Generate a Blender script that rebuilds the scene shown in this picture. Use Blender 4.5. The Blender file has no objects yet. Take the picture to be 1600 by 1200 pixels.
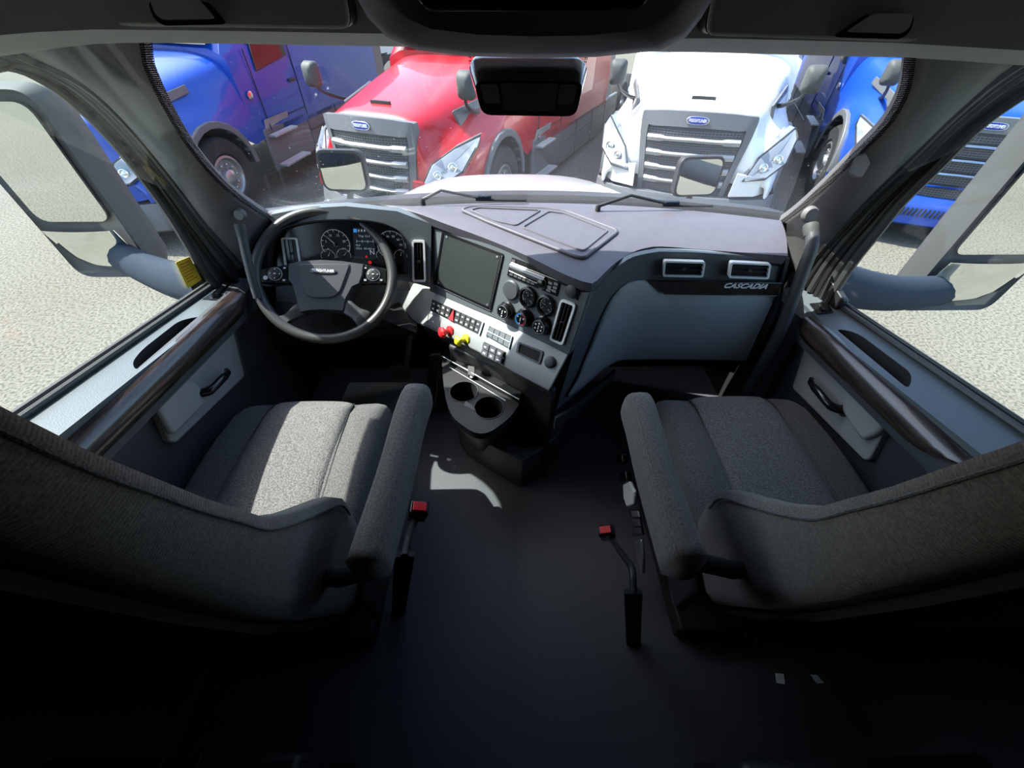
import bpy, bmesh, math, random
from math import sin, cos, pi, radians
from mathutils import Vector as V, Matrix, noise
from mathutils.geometry import tessellate_polygon
random.seed(7)
S = bpy.context.scene
COL = S.collection

# ---------------------------------------------------------------- camera
FPX = 620.0
PITCH, YAW, ROLL = radians(46), radians(1.6), radians(.5)
CAM = V((-.06, 0, 1.45))
FW = V((sin(YAW)*cos(PITCH), cos(YAW)*cos(PITCH), -sin(PITCH)))
RT0 = V((cos(YAW), -sin(YAW), 0))
DN0 = FW.cross(RT0)
if DN0.z > 0: DN0 = -DN0
RT = RT0*cos(ROLL) - DN0*sin(ROLL)
DN = DN0*cos(ROLL) + RT0*sin(ROLL)
cd = bpy.data.cameras.new('camera'); cam = bpy.data.objects.new('camera', cd); COL.objects.link(cam)
cd.sensor_width = 36; cd.lens = 36*FPX/1600; cd.clip_start = .02; cd.clip_end = 400
cam.matrix_world = Matrix(((RT.x, -DN.x, -FW.x, CAM.x), (RT.y, -DN.y, -FW.y, CAM.y), (RT.z, -DN.z, -FW.z, CAM.z), (0, 0, 0, 1)))
S.camera = cam
# ---------------------------------------------------------------- light
SUN = V((-.56, .155, .80)).normalized()          # direction towards the sun
w = bpy.data.worlds.new('world'); S.world = w; w.use_nodes = True
nt = w.node_tree; bg = nt.nodes['Background']
sky = nt.nodes.new('ShaderNodeTexSky'); sky.sky_type = 'NISHITA'; sky.sun_disc = False
sky.sun_elevation = math.asin(SUN.z); sky.sun_rotation = math.atan2(SUN.x, SUN.y)
sky.air_density = 1.0; sky.dust_density = 2.0; sky.ozone_density = 1.0
nt.links.new(sky.outputs[0], bg.inputs[0]); bg.inputs[1].default_value = .55
sd = bpy.data.lights.new('sun', 'SUN'); sd.energy = 12.0; sd.angle = radians(.55); sd.color = (1, .965, .90)
so = bpy.data.objects.new('sun', sd); COL.objects.link(so)
so.rotation_euler = SUN.to_track_quat('Z', 'Y').to_euler()
S.view_settings.view_transform = 'Standard'; S.view_settings.look = 'None'
S.view_settings.exposure = .25; S.view_settings.gamma = 1; S.view_settings.use_curve_mapping = False
S.cycles.max_bounces = 10; S.cycles.diffuse_bounces = 5; S.cycles.glossy_bounces = 5
S.cycles.transparent_max_bounces = 16; S.cycles.transmission_bounces = 8
S.cycles.use_denoising = True; S.cycles.caustics_reflective = False; S.cycles.caustics_refractive = False
S.cycles.sample_clamp_indirect = 6

# ---------------------------------------------------------------- pixel rays and surfaces
def ray(px, py): return FW + RT*((px-800)/FPX) + DN*((py-600)/FPX)
def az(px, py, z): d = ray(px, py); return CAM + d*((z-CAM.z)/d.z)
def ay(px, py, y): d = ray(px, py); return CAM + d*((y-CAM.y)/d.y)
def ax(px, py, x): d = ray(px, py); return CAM + d*((x-CAM.x)/d.x)
def hit(px, py, F, t1=4.0):
    """first crossing of implicit surface F along the view ray"""
    d = ray(px, py); n = 240; a = .15; fa = F(CAM+d*a)
    for i in range(1, n+1):
        b = .15 + t1*i/n; fb = F(CAM+d*b)
        if fa*fb <= 0:
            for _ in range(30):
                m = (a+b)/2; fm = F(CAM+d*m)
                if fa*fm <= 0: b = m
                else: a, fa = m, fm
            return CAM + d*((a+b)/2)
        a, fa = b, fb
    return CAM + d*1.2
class Plane:
    def __init__(s, a, b, c):
        s.o = V(a); n = (V(b)-V(a)).cross(V(c)-V(a)).normalized()
        if n.dot(CAM-s.o) < 0: n = -n
        s.n = n
    def at(s, px, py, off=0):
        d = ray(px, py); o = s.o + s.n*off
        return CAM + d*(s.n.dot(o-CAM)/s.n.dot(d))

# ---------------------------------------------------------------- materials
def lin(c):
    c = c/255; return c/12.92 if c <= .04045 else ((c+.055)/1.055)**2.4
def rgb(r, g, b): return (lin(r), lin(g), lin(b), 1)
def mat(name, col, rough=.5, metal=0, spec=.5, coat=0, bump=None, var=None, emit=None, sheen=0):
    m = bpy.data.materials.new(name); m.use_nodes = True; n = m.node_tree; p = n.nodes['Principled BSDF']
    p.inputs['Base Color'].default_value = col; p.inputs['Roughness'].default_value = rough
    p.inputs['Metallic'].default_value = metal; p.inputs['Specular IOR Level'].default_value = spec
    p.inputs['Coat Weight'].default_value = coat; p.inputs['Coat Roughness'].default_value = .03
    if sheen: p.inputs['Sheen Weight'].default_value = sheen
    tc = n.nodes.new('ShaderNodeTexCoord')
    if var:                                                # (scale, colour 2, contrast)
        t = n.nodes.new('ShaderNodeTexNoise'); t.inputs['Scale'].default_value = var[0]; t.inputs['Detail'].default_value = 5
        r = n.nodes.new('ShaderNodeValToRGB'); k = var[2]
        r.color_ramp.elements[0].position = .5-k; r.color_ramp.elements[1].position = .5+k
        r.color_ramp.elements[0].color = col; r.color_ramp.elements[1].color = var[1]
        n.links.new(tc.outputs['Object'], t.inputs['Vector']); n.links.new(t.outputs['Fac'], r.inputs[0]); n.links.new(r.outputs[0], p.inputs['Base Color'])
    if bump:                                               # (scale, strength, distance)
        t = n.nodes.new('ShaderNodeTexNoise'); t.inputs['Scale'].default_value = bump[0]; t.inputs['Detail'].default_value = 3
        b = n.nodes.new('ShaderNodeBump'); b.inputs['Strength'].default_value = bump[1]; b.inputs['Distance'].default_value = bump[2]
        n.links.new(tc.outputs['Object'], t.inputs['Vector']); n.links.new(t.outputs['Fac'], b.inputs['Height']); n.links.new(b.outputs[0], p.inputs['Normal'])
    if emit:
        p.inputs['Emission Color'].default_value = emit[0]; p.inputs['Emission Strength'].default_value = emit[1]
    return m
M = {}
M['dark'] = mat('dark_plastic', rgb(62, 65, 69), .5, bump=(420, .25, .0008))
M['darker'] = mat('black_plastic', rgb(36, 37, 39), .5, bump=(420, .2, .0006))
M['gloss'] = mat('gloss_black_plastic', rgb(20, 21, 23), .18)
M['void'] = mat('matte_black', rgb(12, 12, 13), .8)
M['pillar'] = mat('pillar_trim', rgb(106, 104, 106), .62, bump=(300, .2, .0006))
M['seal'] = mat('rubber_seal', rgb(60, 61, 61), .5)
M['header'] = mat('header_trim', rgb(190, 194, 188), .65, bump=(350, .3, .0008))
M['dash_top'] = mat('dash_top_vinyl', rgb(80, 77, 86), .55, bump=(520, .35, .0006), var=(30, rgb(88, 85, 94), .3))
M['wrap'] = mat('wrap_panel_plastic', rgb(90, 96, 100), .45, bump=(500, .2, .0005))
M['silver'] = mat('grey_panel_plastic', rgb(152, 156, 157), .42, bump=(600, .1, .0003))
M['glove'] = mat('grey_glovebox_plastic', rgb(160, 168, 169), .5, bump=(600, .15, .0004))
M['frame'] = mat('bright_vent_frame', rgb(240, 242, 243), .35)
M['chrome'] = mat('chrome', rgb(215, 217, 220), .12, metal=1)
M['satin'] = mat('satin_metal', rgb(165, 167, 170), .35, metal=.8)
M['white'] = mat('white_marking', rgb(222, 222, 222), .5)
M['red'] = mat('red_plastic', rgb(205, 40, 48), .35)
M['redlit'] = mat('red_indicator', rgb(200, 30, 34), .4, emit=(rgb(220, 30, 30), .35))
M['yellow'] = mat('yellow_plastic', rgb(214, 205, 40), .4)
M['rim'] = mat('wheel_leather', rgb(60, 60, 59), .38, bump=(700, .25, .0005))
M['hub'] = mat('wheel_hub_plastic', rgb(60, 63, 67), .42, bump=(500, .15, .0004))
M['doortop'] = mat('door_top_plastic', rgb(88, 96, 101), .38, bump=(380, .5, .0012))
M['doordark'] = mat('door_lower_plastic', rgb(58, 62, 68), .5, bump=(420, .25, .0008))
M['floor'] = mat('floor_mat_rubber', rgb(66, 68, 74), .55, bump=(260, .5, .0012), var=(200, rgb(78, 80, 86), .25))
M['rubber'] = mat('tyre_rubber', rgb(34, 34, 35), .75, bump=(60, .3, .004))
M['radiometal'] = mat('dark_brushed_metal', rgb(120, 122, 126), .34, metal=.7)
M['screen'] = mat('display_glass', rgb(52, 57, 57), .22, spec=.35)
M['lcd'] = mat('cluster_display', rgb(22, 25, 30), .2, emit=(rgb(40, 48, 58), .25))
M['icon'] = mat('lit_marking', rgb(210, 212, 214), .4, emit=(rgb(200, 205, 210), .12))
M['blueicon'] = mat('lit_blue_icon', rgb(40, 110, 180), .4, emit=(rgb(50, 130, 200), .7))
M['mirror'] = mat('mirror_glass', rgb(225, 228, 222), .015, metal=1)
M['mirrorcase'] = mat('mirror_housing', rgb(70, 72, 72), .6, spec=.3)
M['arm'] = mat('mirror_arm', rgb(42, 52, 64), .85, spec=.15)
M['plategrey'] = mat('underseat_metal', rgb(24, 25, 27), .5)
M['vinyl'] = mat('bunk_vinyl', rgb(30, 33, 38), .4, bump=(20, .3, .01))
M['sticker'] = mat('yellow_sticker', rgb(232, 200, 50), .5)
M['paper'] = mat('white_tag', rgb(225, 228, 228), .6)
M['asphalt'] = mat('dark_asphalt', rgb(110, 112, 112), .9)
M['step'] = mat('aluminium_step', rgb(185, 186, 188), .4, metal=.6)
M['skirt'] = mat('grey_fairing_plastic', rgb(96, 98, 102), .45)
M['grillebar'] = mat('grey_grille_bar', rgb(160, 162, 164), .4, metal=.3)
M['grilleback'] = mat('dark_grille_mesh', rgb(58, 58, 60), .6)
M['lampglass'] = mat('headlight_lens', rgb(120, 126, 134), .06, spec=.9, coat=1)
M['lampbulb'] = mat('headlight_reflector', rgb(225, 228, 232), .1, metal=.9)
M['amber'] = mat('amber_lens', rgb(226, 110, 50), .3)
M['truckglass'] = mat('truck_window', rgb(22, 26, 30), .05, spec=.8)

def wood():
    m = mat('dark_wood_trim', rgb(70, 56, 52), .28, coat=.4); n = m.node_tree; p = n.nodes['Principled BSDF']
    tc = n.nodes.new('ShaderNodeTexCoord'); mp = n.nodes.new('ShaderNodeMapping'); mp.inputs['Scale'].default_value = (160, 9, 160)
    t = n.nodes.new('ShaderNodeTexNoise'); t.inputs['Scale'].default_value = 1.0; t.inputs['Detail'].default_value = 6; t.inputs['Distortion'].default_value = .4
    r = n.nodes.new('ShaderNodeValToRGB'); r.color_ramp.elements[0].position = .35; r.color_ramp.elements[1].position = .68
    r.color_ramp.elements[0].color = rgb(26, 21, 20); r.color_ramp.elements[1].color = rgb(62, 50, 46)
    n.links.new(tc.outputs['Object'], mp.inputs[0]); n.links.new(mp.outputs[0], t.inputs['Vector']); n.links.new(t.outputs['Fac'], r.inputs[0]); n.links.new(r.outputs[0], p.inputs['Base Color'])
    return m
M['wood'] = wood()
def fabric(name, c1, c2, sc=900, rib=None):
    m = mat(name, c1, .9, spec=.2, sheen=.15); n = m.node_tree; p = n.nodes['Principled BSDF']
    tc = n.nodes.new('ShaderNodeTexCoord')
    t = n.nodes.new('ShaderNodeTexNoise'); t.inputs['Scale'].default_value = 260; t.inputs['Detail'].default_value = 4
    r = n.nodes.new('ShaderNodeValToRGB'); r.color_ramp.elements[0].position = .38; r.color_ramp.elements[1].position = .62
    r.color_ramp.elements[0].color = c1; r.color_ramp.elements[1].color = c2
    n.links.new(tc.outputs['Object'], t.inputs['Vector']); n.links.new(t.outputs['Fac'], r.inputs[0]); n.links.new(r.outputs[0], p.inputs['Base Color'])
    b = n.nodes.new('ShaderNodeBump'); b.inputs['Strength'].default_value = .6; b.inputs['Distance'].default_value = .002
    if rib:
        wv = n.nodes.new('ShaderNodeTexWave'); wv.bands_direction = 'Z'; wv.inputs['Scale'].default_value = rib; wv.inputs['Distortion'].default_value = 1.2; wv.inputs['Detail'].default_value = 2; wv.inputs['Detail Scale'].default_value = 9
        n.links.new(tc.outputs['Object'], wv.inputs['Vector']); n.links.new(wv.outputs['Fac'], b.inputs['Height'])
    else:
        v = n.nodes.new('ShaderNodeTexVoronoi'); v.inputs['Scale'].default_value = sc*.35
        n.links.new(tc.outputs['Object'], v.inputs['Vector']); n.links.new(v.outputs['Distance'], b.inputs['Height'])
    n.links.new(b.outputs[0], p.inputs['Normal'])
    return m
M['seat'] = fabric('seat_fabric', rgb(72, 71, 72), rgb(98, 97, 96))
M['seatin'] = fabric('seat_insert_fabric', rgb(82, 81, 82), rgb(118, 117, 115))
M['ribbed'] = fabric('ribbed_seat_fabric', rgb(88, 82, 78), rgb(112, 105, 98), rib=75)

def gravel():
    m = mat('gravel', rgb(190, 188, 178), .95, spec=.1); n = m.node_tree; p = n.nodes['Principled BSDF']
    tc = n.nodes.new('ShaderNodeTexCoord')
    def nz(s, d=6):
        t = n.nodes.new('ShaderNodeTexNoise'); t.inputs['Scale'].default_value = s; t.inputs['Detail'].default_value = d
        n.links.new(tc.outputs['Object'], t.inputs['Vector']); return t
    a = nz(36, 8); b = nz(.35, 4)
    r = n.nodes.new('ShaderNodeValToRGB'); r.color_ramp.elements[0].position = .36; r.color_ramp.elements[1].position = .56
    r.color_ramp.elements[0].color = rgb(82, 82, 78); r.color_ramp.elements[1].color = rgb(118, 117, 111)
    r2 = n.nodes.new('ShaderNodeValToRGB'); r2.color_ramp.elements[0].position = .3; r2.color_ramp.elements[1].position = .7
    r2.color_ramp.elements[0].color = rgb(235, 232, 222); r2.color_ramp.elements[1].color = rgb(255, 254, 250)
    mx = n.nodes.new('ShaderNodeMix'); mx.data_type = 'RGBA'; mx.blend_type = 'MULTIPLY'; mx.inputs[0].default_value = 1
    n.links.new(a.outputs['Fac'], r.inputs[0]); n.links.new(b.outputs['Fac'], r2.inputs[0])
    n.links.new(r.outputs[0], mx.inputs[6]); n.links.new(r2.outputs[0], mx.inputs[7]); n.links.new(mx.outputs[2], p.inputs['Base Color'])
    bp = n.nodes.new('ShaderNodeBump'); bp.inputs['Strength'].default_value = .7; bp.inputs['Distance'].default_value = .015
    n.links.new(a.outputs['Fac'], bp.inputs['Height']); n.links.new(bp.outputs[0], p.inputs['Normal'])
    return m
M['gravel'] = gravel()
def paint(name, col, tint=None):
    m = mat(name, col, .34, metal=.1, coat=.55); return m
M['redpaint'] = paint('red_car_paint', rgb(178, 8, 26))
M['whitepaint'] = paint('white_car_paint', rgb(232, 232, 230))
M['bluepaint'] = paint('blue_car_paint', rgb(10, 66, 165))
M['deepblue'] = paint('deep_blue_car_paint', rgb(24, 50, 160))
M['hoodpaint'] = paint('silver_white_car_paint', rgb(168, 164, 167))

def glass(name, dirt=.0, tint=(.94, .97, .96), refl=1.0):
    m = bpy.data.materials.new(name); m.use_nodes = True; n = m.node_tree; n.nodes.clear()
    out = n.nodes.new('ShaderNodeOutputMaterial'); tr = n.nodes.new('ShaderNodeBsdfTransparent'); tr.inputs[0].default_value = (*tint, 1)
    gl = n.nodes.new('ShaderNodeBsdfGlossy'); gl.inputs['Roughness'].default_value = .02; gl.inputs[0].default_value = (refl, refl, refl, 1)
    lw = n.nodes.new('ShaderNodeLayerWeight'); pw = n.nodes.new('ShaderNodeMath'); pw.operation = 'POWER'; pw.inputs[1].default_value = 5
    fr = n.nodes.new('ShaderNodeMath'); fr.operation = 'MULTIPLY_ADD'; fr.inputs[1].default_value = .85; fr.inputs[2].default_value = .02
    n.links.new(lw.outputs['Facing'], pw.inputs[0]); n.links.new(pw.outputs[0], fr.inputs[0])
    mx = n.nodes.new('ShaderNodeMixShader'); n.links.new(fr.outputs[0], mx.inputs[0]); n.links.new(tr.outputs[0], mx.inputs[1]); n.links.new(gl.outputs[0], mx.inputs[2])
    last = mx
    if dirt:
        df = n.nodes.new('ShaderNodeBsdfTranslucent'); df.inputs[0].default_value = (.85, .87, .9, 1)
        df2 = n.nodes.new('ShaderNodeBsdfDiffuse'); df2.inputs[0].default_value = (.85, .87, .9, 1)
        ad = n.nodes.new('ShaderNodeAddShader'); n.links.new(df.outputs[0], ad.inputs[0]); n.links.new(df2.outputs[0], ad.inputs[1])
        tc = n.nodes.new('ShaderNodeTexCoord')
        v = n.nodes.new('ShaderNodeTexVoronoi'); v.inputs['Scale'].default_value = 34; v.inputs['Randomness'].default_value = 1
        r = n.nodes.new('ShaderNodeValToRGB'); r.color_ramp.elements[0].position = .045; r.color_ramp.elements[1].position = .075
        r.color_ramp.elements[0].color = (1, 1, 1, 1); r.color_ramp.elements[1].color = (0, 0, 0, 1)
        mp = n.nodes.new('ShaderNodeMapping'); mp.inputs['Rotation'].default_value = (0, radians(35), 0); mp.inputs['Scale'].default_value = (7, 3, 1.2)
        z = n.nodes.new('ShaderNodeTexNoise'); z.inputs['Scale'].default_value = 1.5; z.inputs['Detail'].default_value = 7
        zr = n.nodes.new('ShaderNodeMapRange'); zr.inputs[1].default_value = .35; zr.inputs[2].default_value = .85; zr.inputs[3].default_value = dirt*.5; zr.inputs[4].default_value = dirt*2.6
        n.links.new(tc.outputs['Object'], v.inputs['Vector']); n.links.new(v.outputs['Distance'], r.inputs[0])
        n.links.new(tc.outputs['Object'], mp.inputs[0]); n.links.new(mp.outputs[0], z.inputs['Vector']); n.links.new(z.outputs['Fac'], zr.inputs[0])
        k = n.nodes.new('ShaderNodeMath'); k.operation = 'MULTIPLY_ADD'; k.inputs[1].default_value = .10
        n.links.new(r.outputs[0], k.inputs[0]); n.links.new(zr.outputs[0], k.inputs[2])
        m2 = n.nodes.new('ShaderNodeMixShader'); n.links.new(k.outputs[0], m2.inputs[0]); n.links.new(mx.outputs[0], m2.inputs[1]); n.links.new(ad.outputs[0], m2.inputs[2]); last = m2
    n.links.new(last.outputs[0], out.inputs[0]); return m
M['windshield'] = glass('windshield_glass', .0013)
M['sideglass'] = glass('side_glass')

# ---------------------------------------------------------------- builders
def tag(o, label=None, cat=None, group=None, kind=None):
    if label: o['label'] = label
    if cat: o['category'] = cat
    if group: o['group'] = group
    if kind: o['kind'] = kind
    return o
def empty(name, loc=(0, 0, 0), label=None, cat=None, group=None, kind=None, rot=None):
    o = bpy.data.objects.new(name, None); COL.objects.link(o); o.location = loc; o.empty_display_size = .1
    if rot: o.rotation_euler = rot
    return tag(o, label, cat, group, kind)
class MB:
    """collects shapes into ONE mesh; coordinates are in the parent's space"""
    def __init__(s): s.v = []; s.f = []
    def add(s, vs, fs):
        k = len(s.v); s.v += [tuple(p) for p in vs]; s.f += [tuple(i+k for i in f) for f in fs]; return s
    def box(s, c, d, rot=None):
        c = V(c); R = rot.to_3x3() if rot is not None else Matrix.Identity(3)
        vs = [c + R @ V((x*d[0]/2, y*d[1]/2, z*d[2]/2)) for x in (-1, 1) for y in (-1, 1) for z in (-1, 1)]
        return s.add(vs, [(0, 1, 3, 2), (4, 6, 7, 5), (0, 4, 5, 1), (2, 3, 7, 6), (0, 2, 6, 4), (1, 5, 7, 3)])
    def prism(s, pts, ext):
        """closed prism from a 3D polygon and an extrusion vector"""
        pts = [V(p) for p in pts]; ext = V(ext); n = len(pts)
        fs = [tuple(range(n)), tuple(range(2*n-1, n-1, -1))] + [(i, (i+1) % n, (i+1) % n+n, i+n) for i in range(n)]
        return s.add(pts + [p+ext for p in pts], fs)
    def tube(s, pts, r, n=10, closed=False, caps=True):
        pts = [V(p) for p in pts]; rs = r if isinstance(r, (list, tuple)) else [r]*len(pts); m = len(pts)
        vs = []; up = None
        for i, p in enumerate(pts):
            a = pts[i-1] if (i or closed) else p; b = pts[(i+1) % m] if (i < m-1 or closed) else p
            t = (b-a).normalized()
            if up is None: up = t.orthogonal().normalized()
            up = (up - t*up.dot(t)).normalized(); sd_ = t.cross(up)
            vs += [p + (up*cos(2*pi*j/n) + sd_*sin(2*pi*j/n))*rs[i] for j in range(n)]
        fs = []
        for i in range(m if closed else m-1):
            k = (i+1) % m
            fs += [(i*n+j, i*n+(j+1) % n, k*n+(j+1) % n, k*n+j) for j in range(n)]
        if caps and not closed: fs += [tuple(range(n))[::-1], tuple(range((m-1)*n, m*n))]
        return s.add(vs, fs)
    def lathe(s, o, axis, prof, n=24, xdir=None):
        """prof: list of (radius, height) along axis from o"""
        o = V(o); a = V(axis).normalized(); u = V(xdir).normalized() if xdir is not None else a.orthogonal().normalized(); v = a.cross(u)
        vs = []; m = len(prof)
        for r, h in prof: vs += [o + a*h + (u*cos(2*pi*j/n) + v*sin(2*pi*j/n))*max(r, 1e-5) for j in range(n)]
        fs = [(i*n+j, i*n+(j+1) % n, (i+1)*n+(j+1) % n, (i+1)*n+j) for i in range(m-1) for j in range(n)]
        fs += [tuple(range(n))[::-1], tuple(range((m-1)*n, m*n))]
        return s.add(vs, fs)
    def loft(s, rows, closed=False, caps=False):
        n = len(rows[0]); m = len(rows); vs = [V(p) for r in rows for p in r]; fs = []
        for i in range(m-1):
            for j in range(n if closed else n-1):
                k = (j+1) % n; fs.append((i*n+j, i*n+k, (i+1)*n+k, (i+1)*n+j))
        if caps and closed: fs += [tuple(range(n))[::-1], tuple(range((m-1)*n, m*n))]
        return s.add(vs, fs)
    def shell(s, rows, off):
        """closed slab: grid of points plus the same grid moved by off (vector)"""
        off = V(off); n = len(rows[0]); m = len(rows); vs = [V(p) for r in rows for p in r]; N = n*m
        g = lambda i, j: i*n+j
        fs = [(g(i, j), g(i, j+1), g(i+1, j+1), g(i+1, j)) for i in range(m-1) for j in range(n-1)]
        fs += [tuple(k+N for k in reversed(f)) for f in fs]
        for i in range(m-1): fs += [(g(i, 0), g(i+1, 0), g(i+1, 0)+N, g(i, 0)+N), (g(i+1, n-1), g(i, n-1), g(i, n-1)+N, g(i+1, n-1)+N)]
        for j in range(n-1): fs += [(g(0, j+1), g(0, j), g(0, j)+N, g(0, j+1)+N), (g(m-1, j), g(m-1, j+1), g(m-1, j+1)+N, g(m-1, j)+N)]
        return s.add(vs + [p+off for p in vs], fs)
    def build(s, name, m, parent=None, smooth=None, bevel=0, seg=2, sub=0):
        me = bpy.data.meshes.new(name); bm = bmesh.new(); bv = [bm.verts.new(p) for p in s.v]
        for f in s.f:
            try: bm.faces.new([bv[i] for i in f])
            except ValueError: pass
        bmesh.ops.remove_doubles(bm, verts=bm.verts, dist=1e-5)
        bmesh.ops.recalc_face_normals(bm, faces=bm.faces)
        bm.to_mesh(me); bm.free()
        me.materials.append(M[m] if isinstance(m, str) else m)
        o = bpy.data.objects.new(name, me); COL.objects.link(o); o.parent = parent
        if bevel:
            b = o.modifiers.new('bevel', 'BEVEL'); b.width = bevel; b.segments = seg; b.limit_method = 'ANGLE'; b.angle_limit = radians(40)
        if sub:
            b = o.modifiers.new('sub', 'SUBSURF'); b.levels = sub; b.render_levels = sub
        if smooth is not False:
            for p in me.polygons: p.use_smooth = True
            if not sub: me.set_sharp_from_angle(angle=radians(38 if smooth is None else smooth))
        return o
def text(name, body, size, origin, xd, yd, m, parent=None, depth=.0006, align='CENTER', shear=0, bold=0, space=1, fit=None):
    """lettering as real mesh, running along xd, upright along yd; fit = total width"""
    cu = bpy.data.curves.new('t', 'FONT'); cu.body = body; cu.size = size; cu.align_x = align; cu.align_y = 'CENTER'
    cu.extrude = depth; cu.shear = shear; cu.offset = bold; cu.space_character = space; cu.resolution_u = 3
    to = bpy.data.objects.new('t', cu); COL.objects.link(to); bpy.context.view_layer.update()
    me = bpy.data.meshes.new_from_object(to.evaluated_get(bpy.context.evaluated_depsgraph_get())); bpy.data.objects.remove(to); bpy.data.curves.remove(cu)
    k = 1
    if fit:
        xs = [v.co.x for v in me.vertices]; k = fit/(max(xs)-min(xs)) if xs else 1
    x = V(xd).normalized(); z = x.cross(V(yd)).normalized(); y = z.cross(x)
    me.transform(Matrix(((x.x*k, y.x, z.x, origin[0]), (x.y*k, y.y, z.y, origin[1]), (x.z*k, y.z, z.z, origin[2]), (0, 0, 0, 1))))
    me.materials.clear(); me.materials.append(M[m]); me.name = name
    o = bpy.data.objects.new(name, me); COL.objects.link(o); o.parent = parent; return o
def smoothpts(pts, n=6, closed=False):
    """Catmull-Rom through points"""
    pts = [V(p) for p in pts]; out = []; m = len(pts)
    for i in range(m if closed else m-1):
        p1 = pts[i]; p2 = pts[(i+1) % m]
        p0 = pts[i-1] if (i or closed) else p1*2-p2; p3 = pts[(i+2) % m] if (i+2 < m or closed) else p2*2-p1
        for k in range(n):
            t = k/n; out.append(.5*((2*p1)+(p2-p0)*t+(2*p0-5*p1+4*p2-p3)*t*t+(3*p1-p0-3*p2+p3)*t**3))
    if not closed: out.append(pts[-1])
    return out
def resample(pts, n):
    pts = [V(p) for p in pts]; L = [0]
    for a, b in zip(pts, pts[1:]): L.append(L[-1]+(b-a).length)
    out = []; j = 0
    for i in range(n):
        t = L[-1]*i/(n-1)
        while j < len(L)-2 and L[j+1] < t: j += 1
        out.append(pts[j].lerp(pts[j+1], (t-L[j])/max(L[j+1]-L[j], 1e-9)))
    return out
def roundpoly(pts, r, n=4):
    """round the corners of a 3D polygon"""
    pts = [V(p) for p in pts]; out = []; m = len(pts)
    for i in range(m):
        p = pts[i]; a = pts[i-1]-p; b = pts[(i+1) % m]-p; k = min(r, a.length*.45, b.length*.45)
        A = p + a.normalized()*k; B = p + b.normalized()*k
        for j in range(n+1):
            t = j/n; out.append((1-t)**2*A + 2*t*(1-t)*p + t*t*B)
    return out
class Quad:
    """bilinear patch from four corners: TL TR BR BL"""
    def __init__(s, a, b, c, d, n=None):
        s.c = [V(a), V(b), V(c), V(d)]; k = (s.c[1]-s.c[0]).cross(s.c[3]-s.c[0]).normalized()
        if k.dot(CAM-s.c[0]) < 0: k = -k
        s.n = n or k
    def __call__(s, u, v, off=0): return s.c[0].lerp(s.c[1], u).lerp(s.c[3].lerp(s.c[2], u), v) + s.n*off
    def loop(s, u0=0, v0=0, u1=1, v1=1, off=0, r=0, n=4):
        L = [s(u0, v0, off), s(u1, v0, off), s(u1, v1, off), s(u0, v1, off)]
        return roundpoly(L, r, n) if r else L
def pq(pl, pts, off=0): return Quad(*[pl.at(x, y, off) for x, y in pts], n=pl.n)
def frame(mb, q, w, r, d0, d1):
    """rounded frame standing on quad q, w = (wu, wv) width fractions"""
    o0 = q.loop(off=d0, r=r); i0 = q.loop(w[0], w[1], 1-w[0], 1-w[1], d0, r*.7); o1 = q.loop(off=d1, r=r); i1 = q.loop(w[0], w[1], 1-w[0], 1-w[1], d1, r*.7)
    return mb.loft([o0, o1, i1, i0, o0], closed=True)
def copy_tree(o, parent=None):
    c = o.copy(); COL.objects.link(c); c.parent = parent
    for ch in o.children: copy_tree(ch, c)
    return c

# ================================================================ OUTSIDE
G = -1.25
gr = MB(); N = 2
gr.add([(-60, -60, G), (60, -60, G), (60, 90, G), (-60, 90, G)], [(0, 1, 2, 3)])
tag(gr.build('ground', 'gravel'), 'pale gravel lot the trucks stand on', 'ground', kind='structure')

def wheel(name, parent, x, y, rim='satin', R=.52, W=.3, side=1):
    t = MB(); t.lathe((x-W/2*side, y, R), (side, 0, 0), [(R*.55, 0), (R*.93, 0), (R, .05), (R, W-.05), (R*.93, W), (R*.62, W), (R*.58, W-.03), (R*.3, W-.1), (.05, W-.1)], 40)
    tr = t.build(name, 'rubber', parent)
    h = MB(); h.lathe((x+(W/2-.09)*side, y, R), (side, 0, 0), [(R*.56, .02), (R*.56, .075), (R*.5, .08), (R*.45, .03), (R*.25, .01), (R*.2, .09), (R*.1, .12), (.02, .12)], 32)
    for k in range(10):
        a = 2*pi*k/10; h.lathe((x+(W/2-.08)*side, y+cos(a)*R*.33, R+sin(a)*R*.33), (side, 0, 0), [(.02, 0), (.02, .05), (.01, .06)], 8)
    h.build('wheel_rim', rim, tr)
    return tr

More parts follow.
